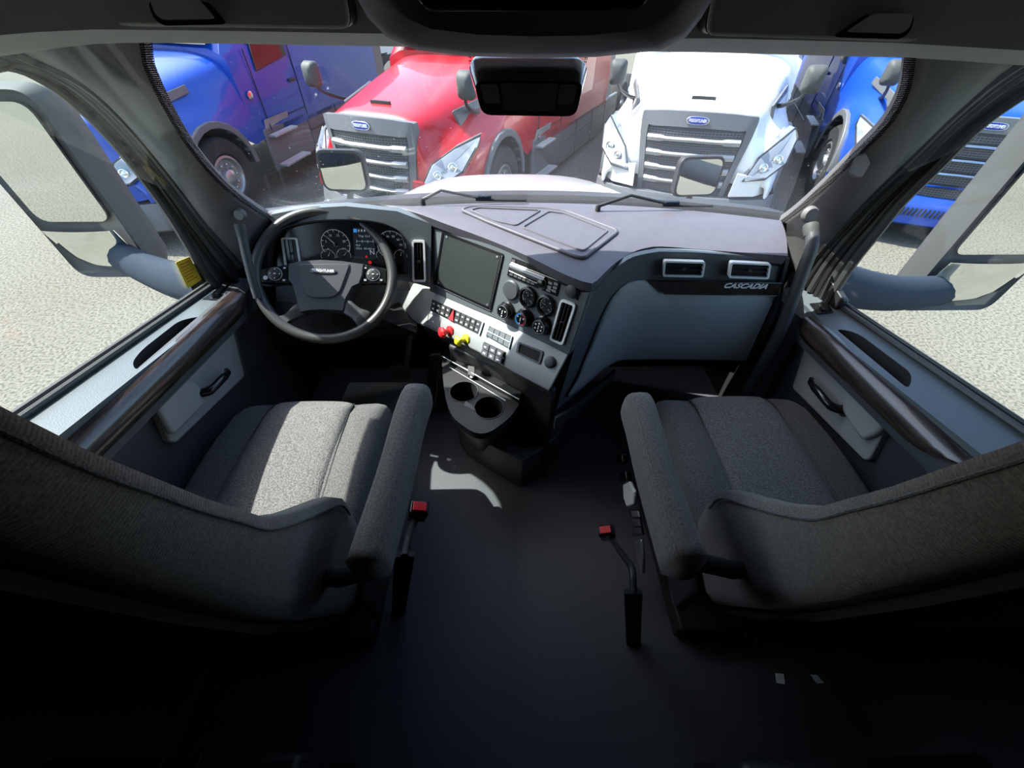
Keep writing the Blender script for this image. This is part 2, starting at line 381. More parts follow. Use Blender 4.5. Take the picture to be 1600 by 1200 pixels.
def cascade_truck(name, loc, heading, paint, label, tilt=0, grille='grillebar', roof=True, surround='skirt', bumper='skirt', pitch=0):
    root = empty(name, loc, label, 'truck', rot=(pitch, tilt, -heading))
    # hood: half profiles (x, z) lofted along y (back from the nose)
    ST = [(.10, [(0, 1.48), (.30, 1.48), (.52, 1.46), (.64, 1.40), (.68, 1.20), (.74, 1.02), (.95, .86), (1.04, .74), (1.04, .62)]),
          (.30, [(0, 1.54), (.32, 1.54), (.56, 1.51), (.68, 1.43), (.74, 1.27), (.84, 1.16), (1.02, 1.02), (1.10, .86), (1.10, .62)]),
          (.62, [(0, 1.62), (.36, 1.61), (.62, 1.57), (.75, 1.47), (.82, 1.34), (.93, 1.26), (1.08, 1.18), (1.15, 1.00), (1.15, .66)]),
          (.92, [(0, 1.69), (.42, 1.68), (.70, 1.62), (.82, 1.51), (.89, 1.39), (.99, 1.32), (1.10, 1.24), (1.17, 1.08), (1.18, .98)]),
          (1.20, [(0, 1.75), (.48, 1.74), (.78, 1.66), (.89, 1.55), (.95, 1.43), (1.03, 1.36), (1.12, 1.28), (1.18, 1.20), (1.19, 1.14)]),
          (1.50, [(0, 1.80), (.54, 1.79), (.85, 1.71), (.95, 1.59), (1.00, 1.47), (1.06, 1.39), (1.13, 1.31), (1.18, 1.23), (1.20, 1.17)]),
          (1.80, [(0, 1.85), (.60, 1.84), (.92, 1.75), (1.01, 1.62), (1.06, 1.49), (1.10, 1.40), (1.15, 1.29), (1.19, 1.15), (1.20, 1.06)]),
          (2.05, [(0, 1.89), (.65, 1.88), (.98, 1.79), (1.07, 1.65), (1.11, 1.51), (1.14, 1.40), (1.17, 1.25), (1.20, 1.05), (1.20, .80)]),
          (2.30, [(0, 1.93), (.70, 1.92), (1.02, 1.83), (1.11, 1.68), (1.15, 1.53), (1.17, 1.40), (1.19, 1.22), (1.20, 1.00), (1.20, .72)])]
    rows = []
    for y, hp in ST:
        r = [(-x, y, z) for x, z in reversed(hp[1:])] + [(x, y, z) for x, z in hp]
        rows.append(r)
    hd = MB(); hd.loft(rows)
    nose = rows[0]; hd.add([V(p) for p in nose] + [V((p[0]*.97, p[1]+.05, min(p[2], .75))) for p in nose], [(i, i+1, i+1+len(nose), i+len(nose)) for i in range(len(nose)-1)])
    hood = hd.build('hood', paint, root, smooth=60, sub=2)
    # centre scoop crease on the hood top
    sc = MB(); sc.prism([(-.14, .42, 1.60), (.14, .42, 1.60), (.12, .47, 1.60), (-.12, .47, 1.60)], (0, 0, -.03)); sc.build('hood_notch', 'darker', hood)
    for sx in (-1, 1):                                     # dark side intake strips on the hood flank
        v = MB(); v.prism([(sx*.80, .72, 1.50), (sx*.98, 1.52, 1.62), (sx*1.0, 1.52, 1.53), (sx*.86, 1.0, 1.43), (sx*.855, .78, 1.32)], (sx*.03, 0, .02))
        v.build('air_intake', 'skirt', root, bevel=.008)
    # grille: surround, dark mesh, header, five bars
    top, bot = 1.43, .58
    def gp(u, z, off=0):                                   # u -1..1 across, z height; nose bulges forward
        hw = .51 + .10*(z-bot)/(top-bot); return V((u*hw, .02 + .10*u*u + .10*max(0, (z-1.15)) - off, z))
    g = MB(); g.shell([[gp(u/6, z) for u in range(-6, 7)] for z in [bot+(top-bot)*k/6 for k in range(7)]], (0, .06, 0)); gback = g.build('grille', 'grilleback', root)
    e = MB()
    for k in range(28):
        z = bot+.01+(top-bot-.14)*k/27; e.tube([gp(u/5*.97, z, .004) for u in range(-5, 6)], .004, 4)
    for u in range(-14, 15): e.tube([gp(u/15, z, .004) for z in (bot, bot+.4, top-.12)], .004, 4)
    e.build('grille_mesh', 'skirt', gback)
    s_ = MB(); P = [gp(-1.08, bot-.03), gp(-1.08, .9), gp(-1.09, top-.02), gp(-.9, top+.05), gp(0, top+.075), gp(.9, top+.05), gp(1.09, top-.02), gp(1.08, .9), gp(1.08, bot-.03)]
    Q = [gp(-.95, bot), gp(-.95, .9), gp(-.95, top-.13), gp(-.8, top-.10), gp(0, top-.085), gp(.8, top-.10), gp(.95, top-.13), gp(.95, .9), gp(.95, bot)]
    P = smoothpts(P, 3); Q = smoothpts(Q, 3); o1 = V((0, -.03, 0)); o2 = V((0, .05, 0))
    s_.loft([[p+o2 for p in P], [p+o1 for p in P], [p+o1 for p in Q], [p+o2 for p in Q]]); s_.build('grille_surround', surround, root)
    for k, z in enumerate([1.22, 1.06, .90, .75]):
        b = MB(); L = []
        for u in range(-10, 11):
            c = gp(u/10*.93, z - .012*abs(u)/10, .045); th = .022 if abs(u) < 7 else .034
            L.append([c+V((0, 0, th)), c+V((0, -.025, th*.3)), c+V((0, 0, -th)), c+V((0, .03, -th)), c+V((0, .03, th))])
        b.loft(L, closed=True, caps=True); b.build('grille_bar', grille, root)
    bd = MB(); c0 = gp(0, top-.01, .03); P = []
    for k in range(24):
        a = 2*pi*k/24; ex = 2.0; x = (abs(cos(a))**.55)*(1 if cos(a) > 0 else -1)*.13; z = (abs(sin(a))**.9)*(1 if sin(a) > 0 else -1)*.042; P.append(c0+V((x, 0, z)))
    bd.prism(P, (0, -.012, 0)); bdg = bd.build('badge', 'chrome', root, bevel=.003)
    P2 = [c0+(p-c0)*.86+V((0, -.012, 0)) for p in P]; ib = MB(); ib.prism(P2, (0, -.003, 0)); ib.build('badge_field', 'deepblue', bdg)
    text('badge_lettering', 'FREIGHTLINER', .045, c0+V((0, -.017, 0)), (1, 0, 0), (0, 0, 1), 'white', bdg, .002, fit=.2, bold=.001)
    # bumper
    b = MB(); rows = []
    for z, fx in ((.22, .0), (.26, -.06), (.45, -.08), (.60, -.03)):
        rows.append([(x*1.0, fx + dy, z) for x, dy in [(-1.19, .75), (-1.17, .42), (-1.05, .20), (-.8, .07), (-.4, .0), (0, -.01), (.4, .0), (.8, .07), (1.05, .20), (1.17, .42), (1.19, .75)]])
    b.shell(rows, (0, .12, 0)); bump = b.build('bumper', bumper, root, bevel=.01)
    c = MB()
    for k in range(-8, 9): c.box((k*.05, -.085, .42), (.02, .02, .1))
    c.build('bumper_grid', 'darker', bump)
    for sx in (-1, 1):
        f = MB(); f.lathe((sx*.85, -.0, .42), (sx*.15, -1, 0), [(.075, 0), (.075, .04), (.05, .045)], 16); f.build('fog_lamp', 'lampglass', bump)
    # painted skirt panels below the headlights
    for sx in (-1, 1):
        f = MB(); f.shell([[(sx*.6, -.02, .64), (sx*.9, .10, .64), (sx*1.12, .40, .64)], [(sx*.62, .0, .90), (sx*.9, .10, .86), (sx*1.10, .40, .84)]], (0, .06, 0)); f.build('corner_panel', paint, root)
    # headlights
    for sx in (-1, 1):
        hl = MB()
        A = [(.70, .06, .80), (.94, .12, .83), (1.14, .36, .97), (1.20, .64, 1.19), (1.16, .80, 1.27), (1.0, .46, 1.19), (.80, .19, 1.04)]
        pts = [V((sx*x, y-.035, z+.02)) for x, y, z in A]; cc = sum(pts, V())/len(pts)
        bk = [p+V((-sx*.05, .12, 0)) for p in pts]
        fr_ = [p.lerp(cc, .12)+V((sx*.012, -.03, .0)) for p in pts]; cc2 = cc+V((sx*.02, -.045, .005))
        hl.loft([bk, pts, fr_], closed=True); n_ = len(pts); hl.add(fr_+[cc2], [(i, (i+1) % n_, n_) for i in range(n_)])
        hh = hl.build('headlight', 'lampglass', root, smooth=50)
        for (ia, ib, ic, r) in ((0, 1, 6, .052), (1, 2, 5, .058)):
            lp_ = (fr_[ia]+fr_[ib]+fr_[ic]+cc2)/4+V((sx*.006, -.012, 0)); l = MB(); l.lathe(lp_, (sx*.45, -1, .15), [(r, -.01), (r, .004), (r*.8, .008), (r*.55, -.004), (r*.3, .006), (.003, .008)], 20); l.build('reflector', 'lampbulb', hh)
        rm = MB(); rm.tube([p+V((sx*.004, -.004, 0)) for p in pts], .011, 6, closed=True); rm.build('headlight_trim', 'darker', hh)
        am = MB(); am.tube([(sx*1.12, .50, 1.03), (sx*1.165, .66, 1.17)], [.02, .014], 8); am.build('turn_signal', 'amber', hh)
    # fender arches and front wheels
    for sx in (-1, 1):
        a_ = MB(); L0 = []; L1 = []
        for k in range(13):
            t = pi*k/12; L0.append((sx*1.21, 1.40-cos(t)*.60, .55+sin(t)*.60)); L1.append((sx*1.21, 1.40-cos(t)*.68, .55+sin(t)*.69))
        a_.shell([L0, L1], (-sx*.10, 0, 0)); a_.build('fender_flare', 'skirt', root, bevel=.01)
        li = MB(); li.shell([[(sx*x, 1.40-cos(pi*k/10)*.60, .55+sin(pi*k/10)*.60) for k in range(11)] for x in (.55, 1.19)], (0, 0, .02)); li.build('wheel_well', 'void', root)
        wheel('front_wheel', root, sx*1.03, 1.40, side=sx)
    # cab body: windshield, sides, sleeper
    cb = MB(); R = []
    SB = [(2.25, 1.18, 1.93, 1.0), (2.95, 1.20, 2.72, .86), (3.1, 1.20, 2.86, .86), (3.9, 1.20, 3.35, .95), (5.0, 1.20, 3.75, 1.0), (6.9, 1.20, 3.85, 1.0)]
    for y, hw, zt, k in SB:
        R.append([(-hw, y, .78), (-hw, y, 1.5), (-hw*.985, y, min(zt-.1, 1.95)), (-hw*k*.93, y, zt-.06), (-hw*k*.8, y, zt), (0, y, zt+.03), (hw*k*.8, y, zt), (hw*k*.93, y, zt-.06), (hw*.985, y, min(zt-.1, 1.95)), (hw, y, 1.5), (hw, y, .78)])
    cb.loft(R, closed=True, caps=True); body = cb.build('cab_body', paint, root, smooth=30)
    ws = MB(); ws.shell([[(-.98, 2.20, 1.98), (0, 2.12, 2.0), (.98, 2.20, 1.98)], [(-.85, 2.84, 2.66), (0, 2.74, 2.68), (.85, 2.84, 2.66)]], (0, .05, .03)); ws.build('windshield', 'truckglass', root)
    for sx in (-1, 1):
        sw = MB(); sw.prism([(sx*1.19, 2.75, 1.62), (sx*1.19, 3.62, 1.72), (sx*1.16, 3.62, 2.55), (sx*1.15, 3.2, 2.6), (sx*1.17, 2.85, 2.25)], (sx*.03, 0, 0)); sw.build('side_window', 'truckglass', root, bevel=.01)
        dr = MB()                                          # door outline seams
        for pa in ([(2.62, .86), (2.62, 1.9)], [(3.72, .86), (3.72, 2.65)], [(2.62, .98), (3.72, .98)]):
            dr.tube([(sx*1.203, y, z) for y, z in pa], .007, 4)
        dr.build('door_seam', 'void', root)
        h_ = MB(); h_.box((sx*1.215, 3.55, 1.40), (.03, .18, .04)); h_.build('door_handle', 'darker', root, bevel=.008)
        bg_ = MB(); bg_.lathe((sx*1.20, 2.42, 1.37), (sx, 0, 0), [(.055, 0), (.055, .012), (.045, .015)], 20); bg_.build('side_badge', 'chrome', root)
        # steps: upper and lower aluminium treads in a dark recess
        bx_ = MB(); bx_.box((sx*1.17, 3.05, .60), (.06, 1.25, .62)); bx_.build('step_recess', 'skirt', root, bevel=.02)
        for z, y0, y1, xo in ((.80, 2.50, 3.15, 1.24), (.36, 2.50, 3.25, 1.27)):
            st = MB(); st.box((sx*xo, (y0+y1)/2, z), (.17, y1-y0, .03))
            for k in range(7): st.box((sx*(xo-.07+.023*k), (y0+y1)/2, z+.018), (.008, y1-y0-.04, .008))
            st.build('step', 'step', root, bevel=.004)
        kp = MB(); kp.prism([(sx*1.17, 2.50, .86), (sx*1.17, 3.15, .86), (sx*1.215, 3.15, 1.03), (sx*1.215, 2.50, 1.03)], (sx*.01, 0, 0)); kp.build('kick_plate', 'step', root)
        # long side fairing with tank line
        fa = MB(); fa.shell([[(sx*1.20, y, z) for y in (3.70, 4.6, 5.6, 6.7, 7.6, 8.1)] for z in (.24, .34, .62, .86)], (-sx*.08, 0, 0)); fa.build('side_fairing', 'skirt', root, bevel=.02)
        se = MB()
        for y in (4.7, 5.8, 6.9): se.tube([(sx*1.203, y, .26), (sx*1.203, y, .84)], .007, 4)
        se.tube([(sx*1.204, 3.7, .62), (sx*1.204, 8.1, .62)], .012, 6); se.build('fairing_seam', 'darker', root)
        be = MB(); be.prism([(sx*1.13, 6.92, .9), (sx*1.13, 7.35, .9), (sx*1.13, 7.35, 3.4), (sx*1.13, 6.92, 3.6)], (sx*.05, 0, 0)); be.build('cab_extender', 'skirt', root)
        for y in (8.7, 10.0): wheel('rear_wheel', root, sx*.95, y, W=.55, side=sx)
        # hood mirror: head, glass and curved stalk
        mk = MB(); rows = []
        cx, cy, cz = sx*1.11, .56, 1.79
        for yy, k in ((-.06, .86), (-.045, .97), (.0, 1), (.05, .85), (.085, .45)):
            rows.append(roundpoly([(cx+a*.105*k, cy+yy, cz+b_*.135*k) for a, b_ in ((-1, -1), (1, -1), (1, 1), (-1, 1))], .06*k, 4))
        mk.loft(rows[::-1], closed=True, caps=True)
        # the head shows its back to the front of the truck, glass faces the driver
        for i in range(len(mk.v)):
            x, y, z = mk.v[i]; mk.v[i] = (x, 2*cy - y, z)
        mm = mk.build('hood_mirror', 'mirrorcase', root, smooth=60)
        gl_ = MB(); gl_.prism(roundpoly([(cx+a*.085, cy+.062, cz+b_*.112) for a, b_ in ((-1, -1), (1, -1), (1, 1), (-1, 1))], .04), (0, .004, 0)); gl_.build('mirror_glass', 'mirror', mm)
        ar = MB(); ar.tube(smoothpts([(cx-sx*.02, cy, cz-.12), (cx-sx*.06, cy+.1, cz-.20), (sx*.97, cy+.38, 1.49), (sx*.92, cy+.62, 1.44)], 5), [.018]*6+[.022]*5+[.026]*5, 8); ar.build('mirror_arm', 'darker', mm)
    ch = MB(); ch.box((0, 8.6, .95), (.85, 4.6, .28)); ch.build('chassis_frame', 'darker', root)
    fw_ = MB(); fw_.lathe((0, 9.2, 1.09), (0, 0, 1), [(.45, 0), (.45, .06)], 24); fw_.build('fifth_wheel', 'darker', root)
    return root

RED = cascade_truck('semi_truck', (-1.684, 5.292, -1.20), .443, 'redpaint', 'bright red semi truck facing the windshield, left of the white one', tilt=-.019, pitch=-.035)
WHT = cascade_truck('semi_truck', (2.278, 5.394, -1.17), .397, 'whitepaint', 'white semi truck facing the windshield, right of the red one', tilt=-.025, pitch=-.032)
BLL = cascade_truck('semi_truck', (-5.6, 5.4, G), .21, 'bluepaint', 'blue semi truck parked left of the red truck, seen mostly from its side')
BLR = cascade_truck('semi_truck', (5.75, 5.3, -1.19), .38, 'bluepaint', 'blue semi truck with wide chrome grille bars seen through the right door window', grille='chrome', bumper='bluepaint')

# ---- our own truck outside the cab
def own_exterior():
    r = empty('truck_hood', (0, 1.6, .7), 'pale silver-white hood of our own truck just beyond the windshield', 'hood')
    rows = []
    for y, z, hw in ((1.50, .80, .80), (1.8, .775, .83), (2.1, .72, .80), (2.5, .63, .74), (2.9, .50, .68), (3.2, .35, .64)):
        rows.append([(x*hw, y-1.6, z-.7 - .17*abs(x)**3.2*1.0 - (.25*max(0, abs(x)-1))) for x in [k/8 for k in range(-10, 11)]])
    b = MB(); b.shell(rows, (0, 0, -.04)); b.build('hood_skin', 'hoodpaint', r, smooth=70)
    cw = MB(); L = []
    for k in range(-8, 9):
        x = k/8*.93; y = 1.57-.2*x*x-1.6; L.append([(x, y-.07, .145), (x, y-.03, .175), (x, y+.08, .15), (x, y+.1, .06), (x, y-.07, .06)])
    cw.loft(L, closed=True, caps=True); cw.build('cowl', 'darker', r)
own_exterior()
def wiper(px0, px1, px2, label):
    a = az(*px0, .90); b = az(*px1, .92); c = az(*px2, .90)
    r = empty('wiper', a, label, 'wiper', group='windshield wipers')
    m = MB(); m.tube([a-a, (b-a)+V((0, 0, .012)), c-a], [.006, .005, .005], 8); m.build('wiper_arm', 'darker', r)
    m = MB(); m.lathe((0, 0, -.03), (0, 0, 1), [(.009, 0), (.009, .03), (.005, .036)], 12); m.build('pivot', 'darker', r)
    d = (c-a).normalized(); m = MB(); m.tube([c-a-d*.02+V((0, .0, -.004)), c-a+d*.16+V((0, 0, -.01))], .005, 6)
    m.build('wiper_blade', 'darker', r)
    m = MB(); m.box(c-a+V((.01, 0, .004)), (.05, .014, .014)); m.build('clip', 'arm', r, bevel=.003)
wiper((660, 312), (690, 303), (752, 310), 'windshield wiper in front of the dash tray, pointing right')
wiper((935, 322), (985, 311), (1045, 319), 'right-hand windshield wiper in front of the white truck')

def hood_mirror(px, py, Y, side, label):
    c = ay(px, py, Y); r = empty('hood_mirror', c, label, 'mirror', group='mirrors on the hood of our truck')
    rows = []
    for yy, k in ((0, 1), (.02, 1.04), (.05, .98), (.10, .7), (.12, .35)):
        rows.append(roundpoly([(a*.125*k, yy, b*.10*k) for a, b in ((-1, -1), (1, -1), (1, 1), (-1, 1))], .05*k, 5))
    m = MB(); m.loft(rows, closed=True, caps=True); m.build('mirror_housing', 'darker', r, smooth=60)
    g = MB(); g.prism(roundpoly([(a*.112, -.004, b*.088) for a, b in ((-1, -1), (1, -1), (1, 1), (-1, 1))], .04, 5), (0, .006, 0))
    go = g.build('mirror_glass', 'mirror', r)
    a = MB(); a.tube(smoothpts([(0, .06, -.09), (side*.02, .08, -.2), (-side*.12, .15, -.32)], 5), .018, 8); a.build('mirror_arm', 'darker', r)
    r.rotation_euler = (radians(-4), 0, radians(side*4))
hood_mirror(535, 268, 2.3, -1, 'small rounded mirror standing on the hood in front of the red truck')
hood_mirror(1092, 277, 2.3, 1, 'small rounded mirror standing on the hood in front of the white truck')

def side_mirror(side, label):
    Y = 1.5
    xi, xo = (1.505, 1.765) if side < 0 else (1.80, 2.17)
    zt = 1.17 if side < 0 else 1.16; zb, zm = (.60, .79) if side < 0 else (.40, .64)
    r = empty('side_mirror', (side*(xi+xo)/2, Y, (zt+zb)/2), label, 'mirror')
    o = r.location; h = (xo-xi)/2
    def lp(k, y, pad=0, z0=zb, z1=zt, rad=.06):
        return roundpoly([V((a*(h*k+pad), y, (z0 if b < 0 else z1) - o.z + b*pad*1.0 + (0 if k == 1 else -b*(1-k)*.25))) for a, b in ((-1, -1), (1, -1), (1, 1), (-1, 1))], rad, 6)
    m = MB(); m.loft([lp(1, 0, .022), lp(1, -.012, .03), lp(1, .05, .04), lp(.92, .12, .03), lp(.6, .17, 0)], closed=True, caps=True)
    m.build('mirror_housing', 'mirrorcase', r, smooth=60)
    g = MB(); g.prism(lp(1, -.016, -.0, zm+.012, zt, .045), (0, .008, 0)); g.build('flat_glass', 'mirror', r)
    g = MB(); rows = []
    for v in range(7):
        z = zb+(zm-.012-zb)*v/6; kz = (v/6-.5)*2; row = []
        for u in range(9):
            x = (u/8-.5)*2; xx = x*h*(1 if v > 1 else .80+.1*v); row.append((xx, -.016-.03*(1-x*x)*(1-kz*kz*.6)-.022*kz, z-o.z))
        rows.append(row)
    g.shell(rows, (0, .006, 0)); g.build('convex_glass', 'mirror', r, smooth=80)
    a = MB(); L = []                                       # broad arm running back to the door
    door = V((side*1.04, 1.16, .73)); bot = V((side*(xi+xo)/2, Y+.04, zb+.05))
    for k in range(9):
        t = k/8; c = bot.lerp(door, t) + V((0, 0, -.035*sin(pi*t))); hh = .075+.0*t
        L.append([c-o+V((0, .06*cos(q_), hh*sin(q_))) for q_ in [2*pi*j/14 for j in range(14)]])
    a.loft(L, closed=True, caps=True); a.build('mirror_arm', 'arm', r, smooth=70, bevel=.0)
    return r
side_mirror(-1, 'large two-part door mirror outside the driver window, left in the photo')
side_mirror(1, 'large two-part door mirror outside the passenger window, right in the photo')

# ================================================================ CAB SHELL
fl = MB(); fl.box((0, -.05, -.02), (2.1, 3.2, .04)); tag(fl.build('floor', 'floor'), 'dark rubber cab floor mat', 'floor', kind='structure')
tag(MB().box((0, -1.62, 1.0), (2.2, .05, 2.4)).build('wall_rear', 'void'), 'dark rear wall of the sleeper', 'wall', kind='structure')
tag(MB().box((0, -.5, 2.12), (2.2, 2.25, .05)).build('ceiling', 'header'), 'cab ceiling', 'ceiling', kind='structure')
for sx, nm in ((-1, 'wall_left'), (1, 'wall_right')):
    m = MB(); m.box((sx*1.06, -.62, 1.05), (.06, 2.0, 2.2)); m.box((sx*1.06, .75, 1.84), (.06, .9, .6)); tag(m.build(nm, 'header'), 'dark side wall of the cab behind the door', 'wall', kind='structure')
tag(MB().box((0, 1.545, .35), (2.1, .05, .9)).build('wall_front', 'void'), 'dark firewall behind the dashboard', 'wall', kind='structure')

tag(MB().box((0, .80, 1.93), (2.2, .48, .40)).build('ceiling', 'header'), 'roof over the overhead cabinets', 'ceiling', kind='structure')
for sx, nm in ((-1, 'wall_left'), (1, 'wall_right')):
    m = MB(); m.prism([(sx*1.035, -.4, 1.37), (sx*1.035, .93, 1.37), (sx*1.035, 1.02, 1.45), (sx*1.035, 1.02, 1.9), (sx*1.035, -.4, 1.9)], (sx*.03, 0, 0)); tag(m.build(nm, 'header'), 'roof side above the door window', 'wall', kind='structure')
    m = MB(); m.prism([(sx*1.0, 1.12, 0), (sx*1.0, 1.56, 0), (sx*1.0, 1.56, .80), (sx*1.0, 1.22, .86), (sx*1.0, 1.17, .72)], (sx*.03, 0, 0)); tag(m.build(nm, 'darker'), 'dark kick panel beside the footwell', 'wall', kind='structure')
    m = MB(); m.prism([(sx*1.03, .40, .7), (sx*1.03, -.4, .7), (sx*1.03, -.4, 1.7), (sx*1.03, .40, 1.7)], (sx*.03, 0, 0)); tag(m.build(nm, 'header'), 'pillar behind the door window', 'wall', kind='structure')
m = MB(); m.shell([[(x, y-.13*(x/1.05)**2, z) for x in [k/6*1.05 for k in range(-6, 7)]] for y, z in ((.90, 1.425), (1.16, 1.435), (1.19, 1.46), (1.05, 1.60), (.90, 1.74))], (0, -.01, .05)); tag(m.build('trim_6', 'hoodpaint'), 'roof nose overhanging the windshield outside', 'trim', kind='structure')
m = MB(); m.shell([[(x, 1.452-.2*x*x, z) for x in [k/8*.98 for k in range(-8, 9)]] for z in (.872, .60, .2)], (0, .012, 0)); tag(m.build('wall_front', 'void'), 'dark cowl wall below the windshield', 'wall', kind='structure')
# windshield: leaning curved pane
def wsF(p): return p.y - (1.44 - (p.z-.90)*(1.44-.93)/.47 - .20*p.x*p.x)
def wsy(x, z): return 1.44 - (z-.90)*(1.44-.93)/.47 - .20*x*x
m = MB(); rows = []
for i in range(9):
    z = .86 + (1.42-.86)*i/8; hw = .93 + .02*i/8
    rows.append([(x*hw, wsy(x*hw, z), z) for x in [k/12 for k in range(-12, 13)]])
m.shell(rows, (0, .005, .005)); W1 = m.build('window_1', 'windshield', smooth=80); tag(W1, 'large curved windshield with dust specks', 'window', kind='structure')

# frit: dotted black band printed around the pane
def frit_mat():
    m = bpy.data.materials.new('dotted_frit'); m.use_nodes = True; n = m.node_tree; n.nodes.clear()
    out = n.nodes.new('ShaderNodeOutputMaterial'); tr = n.nodes.new('ShaderNodeBsdfTransparent'); df = n.nodes.new('ShaderNodeBsdfDiffuse'); df.inputs[0].default_value = (.01, .01, .012, 1)
    tc = n.nodes.new('ShaderNodeTexCoord'); v = n.nodes.new('ShaderNodeTexVoronoi'); v.inputs['Scale'].default_value = 300; v.inputs['Randomness'].default_value = .1
    c = n.nodes.new('ShaderNodeMath'); c.operation = 'LESS_THAN'; c.inputs[1].default_value = .45
    mx = n.nodes.new('ShaderNodeMixShader'); n.links.new(tc.outputs['Object'], v.inputs['Vector']); n.links.new(v.outputs['Distance'], c.inputs[0]); n.links.new(c.outputs[0], mx.inputs[0])
    n.links.new(tr.outputs[0], mx.inputs[1]); n.links.new(df.outputs[0], mx.inputs[2]); n.links.new(mx.outputs[0], out.inputs[0]); return m
M['frit'] = frit_mat()

# A-pillars: loft between the windshield edge and the door seal
LW = [(218, 35), (226, 70), (228, 95), (240, 125), (262, 170), (300, 232), (345, 285), (382, 315), (424, 342)]
RW = [(1428, 45), (1424, 86), (1421, 112), (1412, 150), (1385, 195), (1340, 240), (1290, 290), (1240, 334), (1192, 366)]
LD = [(-160, 70), (-50, 88), (20, 100), (70, 122), (112, 152), (165, 202), (216, 262), (262, 325), (298, 385), (324, 425), (345, 458)]
RD = [(1760, 80), (1660, 112), (1600, 142), (1527, 195), (1463, 259), (1408, 313), (1372, 358), (1338, 400), (1312, 438), (1290, 482)]
def pillar(W, D, sx, name, label):
    r = empty(name, (0, 0, 0), label, 'pillar', kind='structure')
    w_ = [hit(x, y, wsF) for x, y in W]; d_ = [ax(x, y, sx*1.0) for x, y in D]
    w_ = resample(smoothpts(w_, 4), 26); d_ = resample(smoothpts(d_, 4), 26)
    rows = []
    for k, f in enumerate((0, .06, .25, .45, .62)):
        off = (0, .012, .022, .02, 0)[k]
        rows.append([a.lerp(b, f) + V((-sx*.2, -.8, .1)).normalized()*off for a, b in zip(w_, d_)])
    m = MB(); m.shell(rows, (sx*.02, .05, 0)); m.build('pillar_cover', 'pillar', r, smooth=60)
    for j, (f, rad, mm) in enumerate(((.66, .014, 'seal'), (.74, .011, 'darker'), (.81, .013, 'seal'), (.89, .012, 'darker'), (.97, .014, 'seal'))):
        t = MB(); t.tube([a.lerp(b, f)+V((0, .012, 0)) for a, b in zip(w_, d_)], rad, 8); t.build('door_seal', mm, r)
    b_ = MB(); b_.shell([[a.lerp(b, .6)+V((0, .03, 0)) for a, b in zip(w_, d_)], [a.lerp(b, 1.0)+V((0, .03, 0)) for a, b in zip(w_, d_)]], (sx*.02, .03, 0)); b_.build('pillar_back', 'darker', r)
    fr_ = MB(); fr_.shell([[p+V((0, -.012, 0)) for p in w_], [hitp for hitp in [V((p.x-sx*.018, wsy(p.x-sx*.018, p.z)-.012, p.z)) for p in w_]]], (0, .001, .001)); fr_.build('frit_band', 'frit', r)
    return r
PL = pillar(LW, LD, -1, 'trim_1', 'grey A-pillar trim left of the windshield')
PR = pillar(RW, RD, 1, 'trim_2', 'grey A-pillar trim right of the windshield')
# dark band and filler at the pillar feet are covered by the dash and the doors

# ---- header and overhead units
def hrow(pxs, Y): return [ay(x, y, Y) for x, y in pxs]
r = empty('trim_3', (0, 0, 0), 'padded header trim above the windshield', 'trim', kind='structure')
lipL = [(-60, 96), (60, 80), (150, 70), (260, 67), (400, 69), (560, 72), (700, 74), (830, 77), (960, 80), (1110, 82), (1250, 86), (1400, 90), (1520, 97), (1680, 108)]
backL = [(-60, 60), (60, 50), (150, 46), (260, 47), (400, 49), (560, 52), (700, 54), (830, 57), (960, 60), (1110, 60), (1250, 63), (1400, 67), (1520, 74), (1680, 84)]
A = []
for k, (x, y) in enumerate(lipL):
    u = abs(x-810)/810; A.append(ay(x, y, .965-.13*u*u))
B = [ay(x, y, .80-.10*(abs(x-810)/810)**2) for x, y in backL]
up = [p+V((0, 0, .30)) for p in B]; fr0 = [p+V((0, .03, .02)) for p in A]; fr1 = [p+V((0, .02, .35)) for p in A]
m = MB(); m.loft([up, B, [a.lerp(b, .5)+V((0, 0, -.006)) for a, b in zip(A, B)], A, fr0, fr1, up]); m.build('header_panel', 'header', r, smooth=40)

def cabinet(pts, hp, name, label):
    pl = Plane(ay(*pts[0], .74), ay(*pts[1], .74), ay(*pts[0], .74)+V((0, .05, .3)))
    lo = [pl.at(x, y) for x, y in pts]; z1 = 1.70
    r = empty(name, lo[0], label, 'cabinet', group='overhead cabinets'); o = lo[0]
    top = [p+V((0, .08, z1-1.4)) for p in (lo[-1], lo[0])]
    m = MB(); poly = roundpoly([p-o for p in lo] + [t-o for t in top], .015); m.prism([p+V((0, .012, 0)) for p in poly], (0, .12, 0)); m.build('cabinet_body', 'darker', r)
    m = MB(); m.prism(poly, (0, .010, 0)); d = m.build('door', 'header', r, bevel=.004)
    # grip recess: dark scoop with a lighter flap
    q = [pl.at(x, y, .002)-o for x, y in hp]
    m = MB(); m.prism(roundpoly(q, .008), (0, -.003, 0)); g = m.build('handle', 'gloss', d)
    c = sum(q, V())/len(q); m = MB(); m.prism(roundpoly([c+(p-c)*.80+V((0, -.004, .004)) for p in q], .005), (0, -.004, 0)); m.build('grip_flap', 'header', g)
    return r
cabinet([(96, 40), (330, 43), (548, 46)], [(232, 2), (326, 2), (357, 38), (258, 40), (243, 30)], 'overhead_cabinet', 'overhead cabinet above the driver side, left of the ceiling console')
cabinet([(1103, 56), (1330, 63), (1560, 70)], [(1352, 22), (1428, 22), (1420, 50), (1404, 61), (1300, 58)], 'overhead_cabinet', 'overhead cabinet above the passenger side, right of the ceiling console')

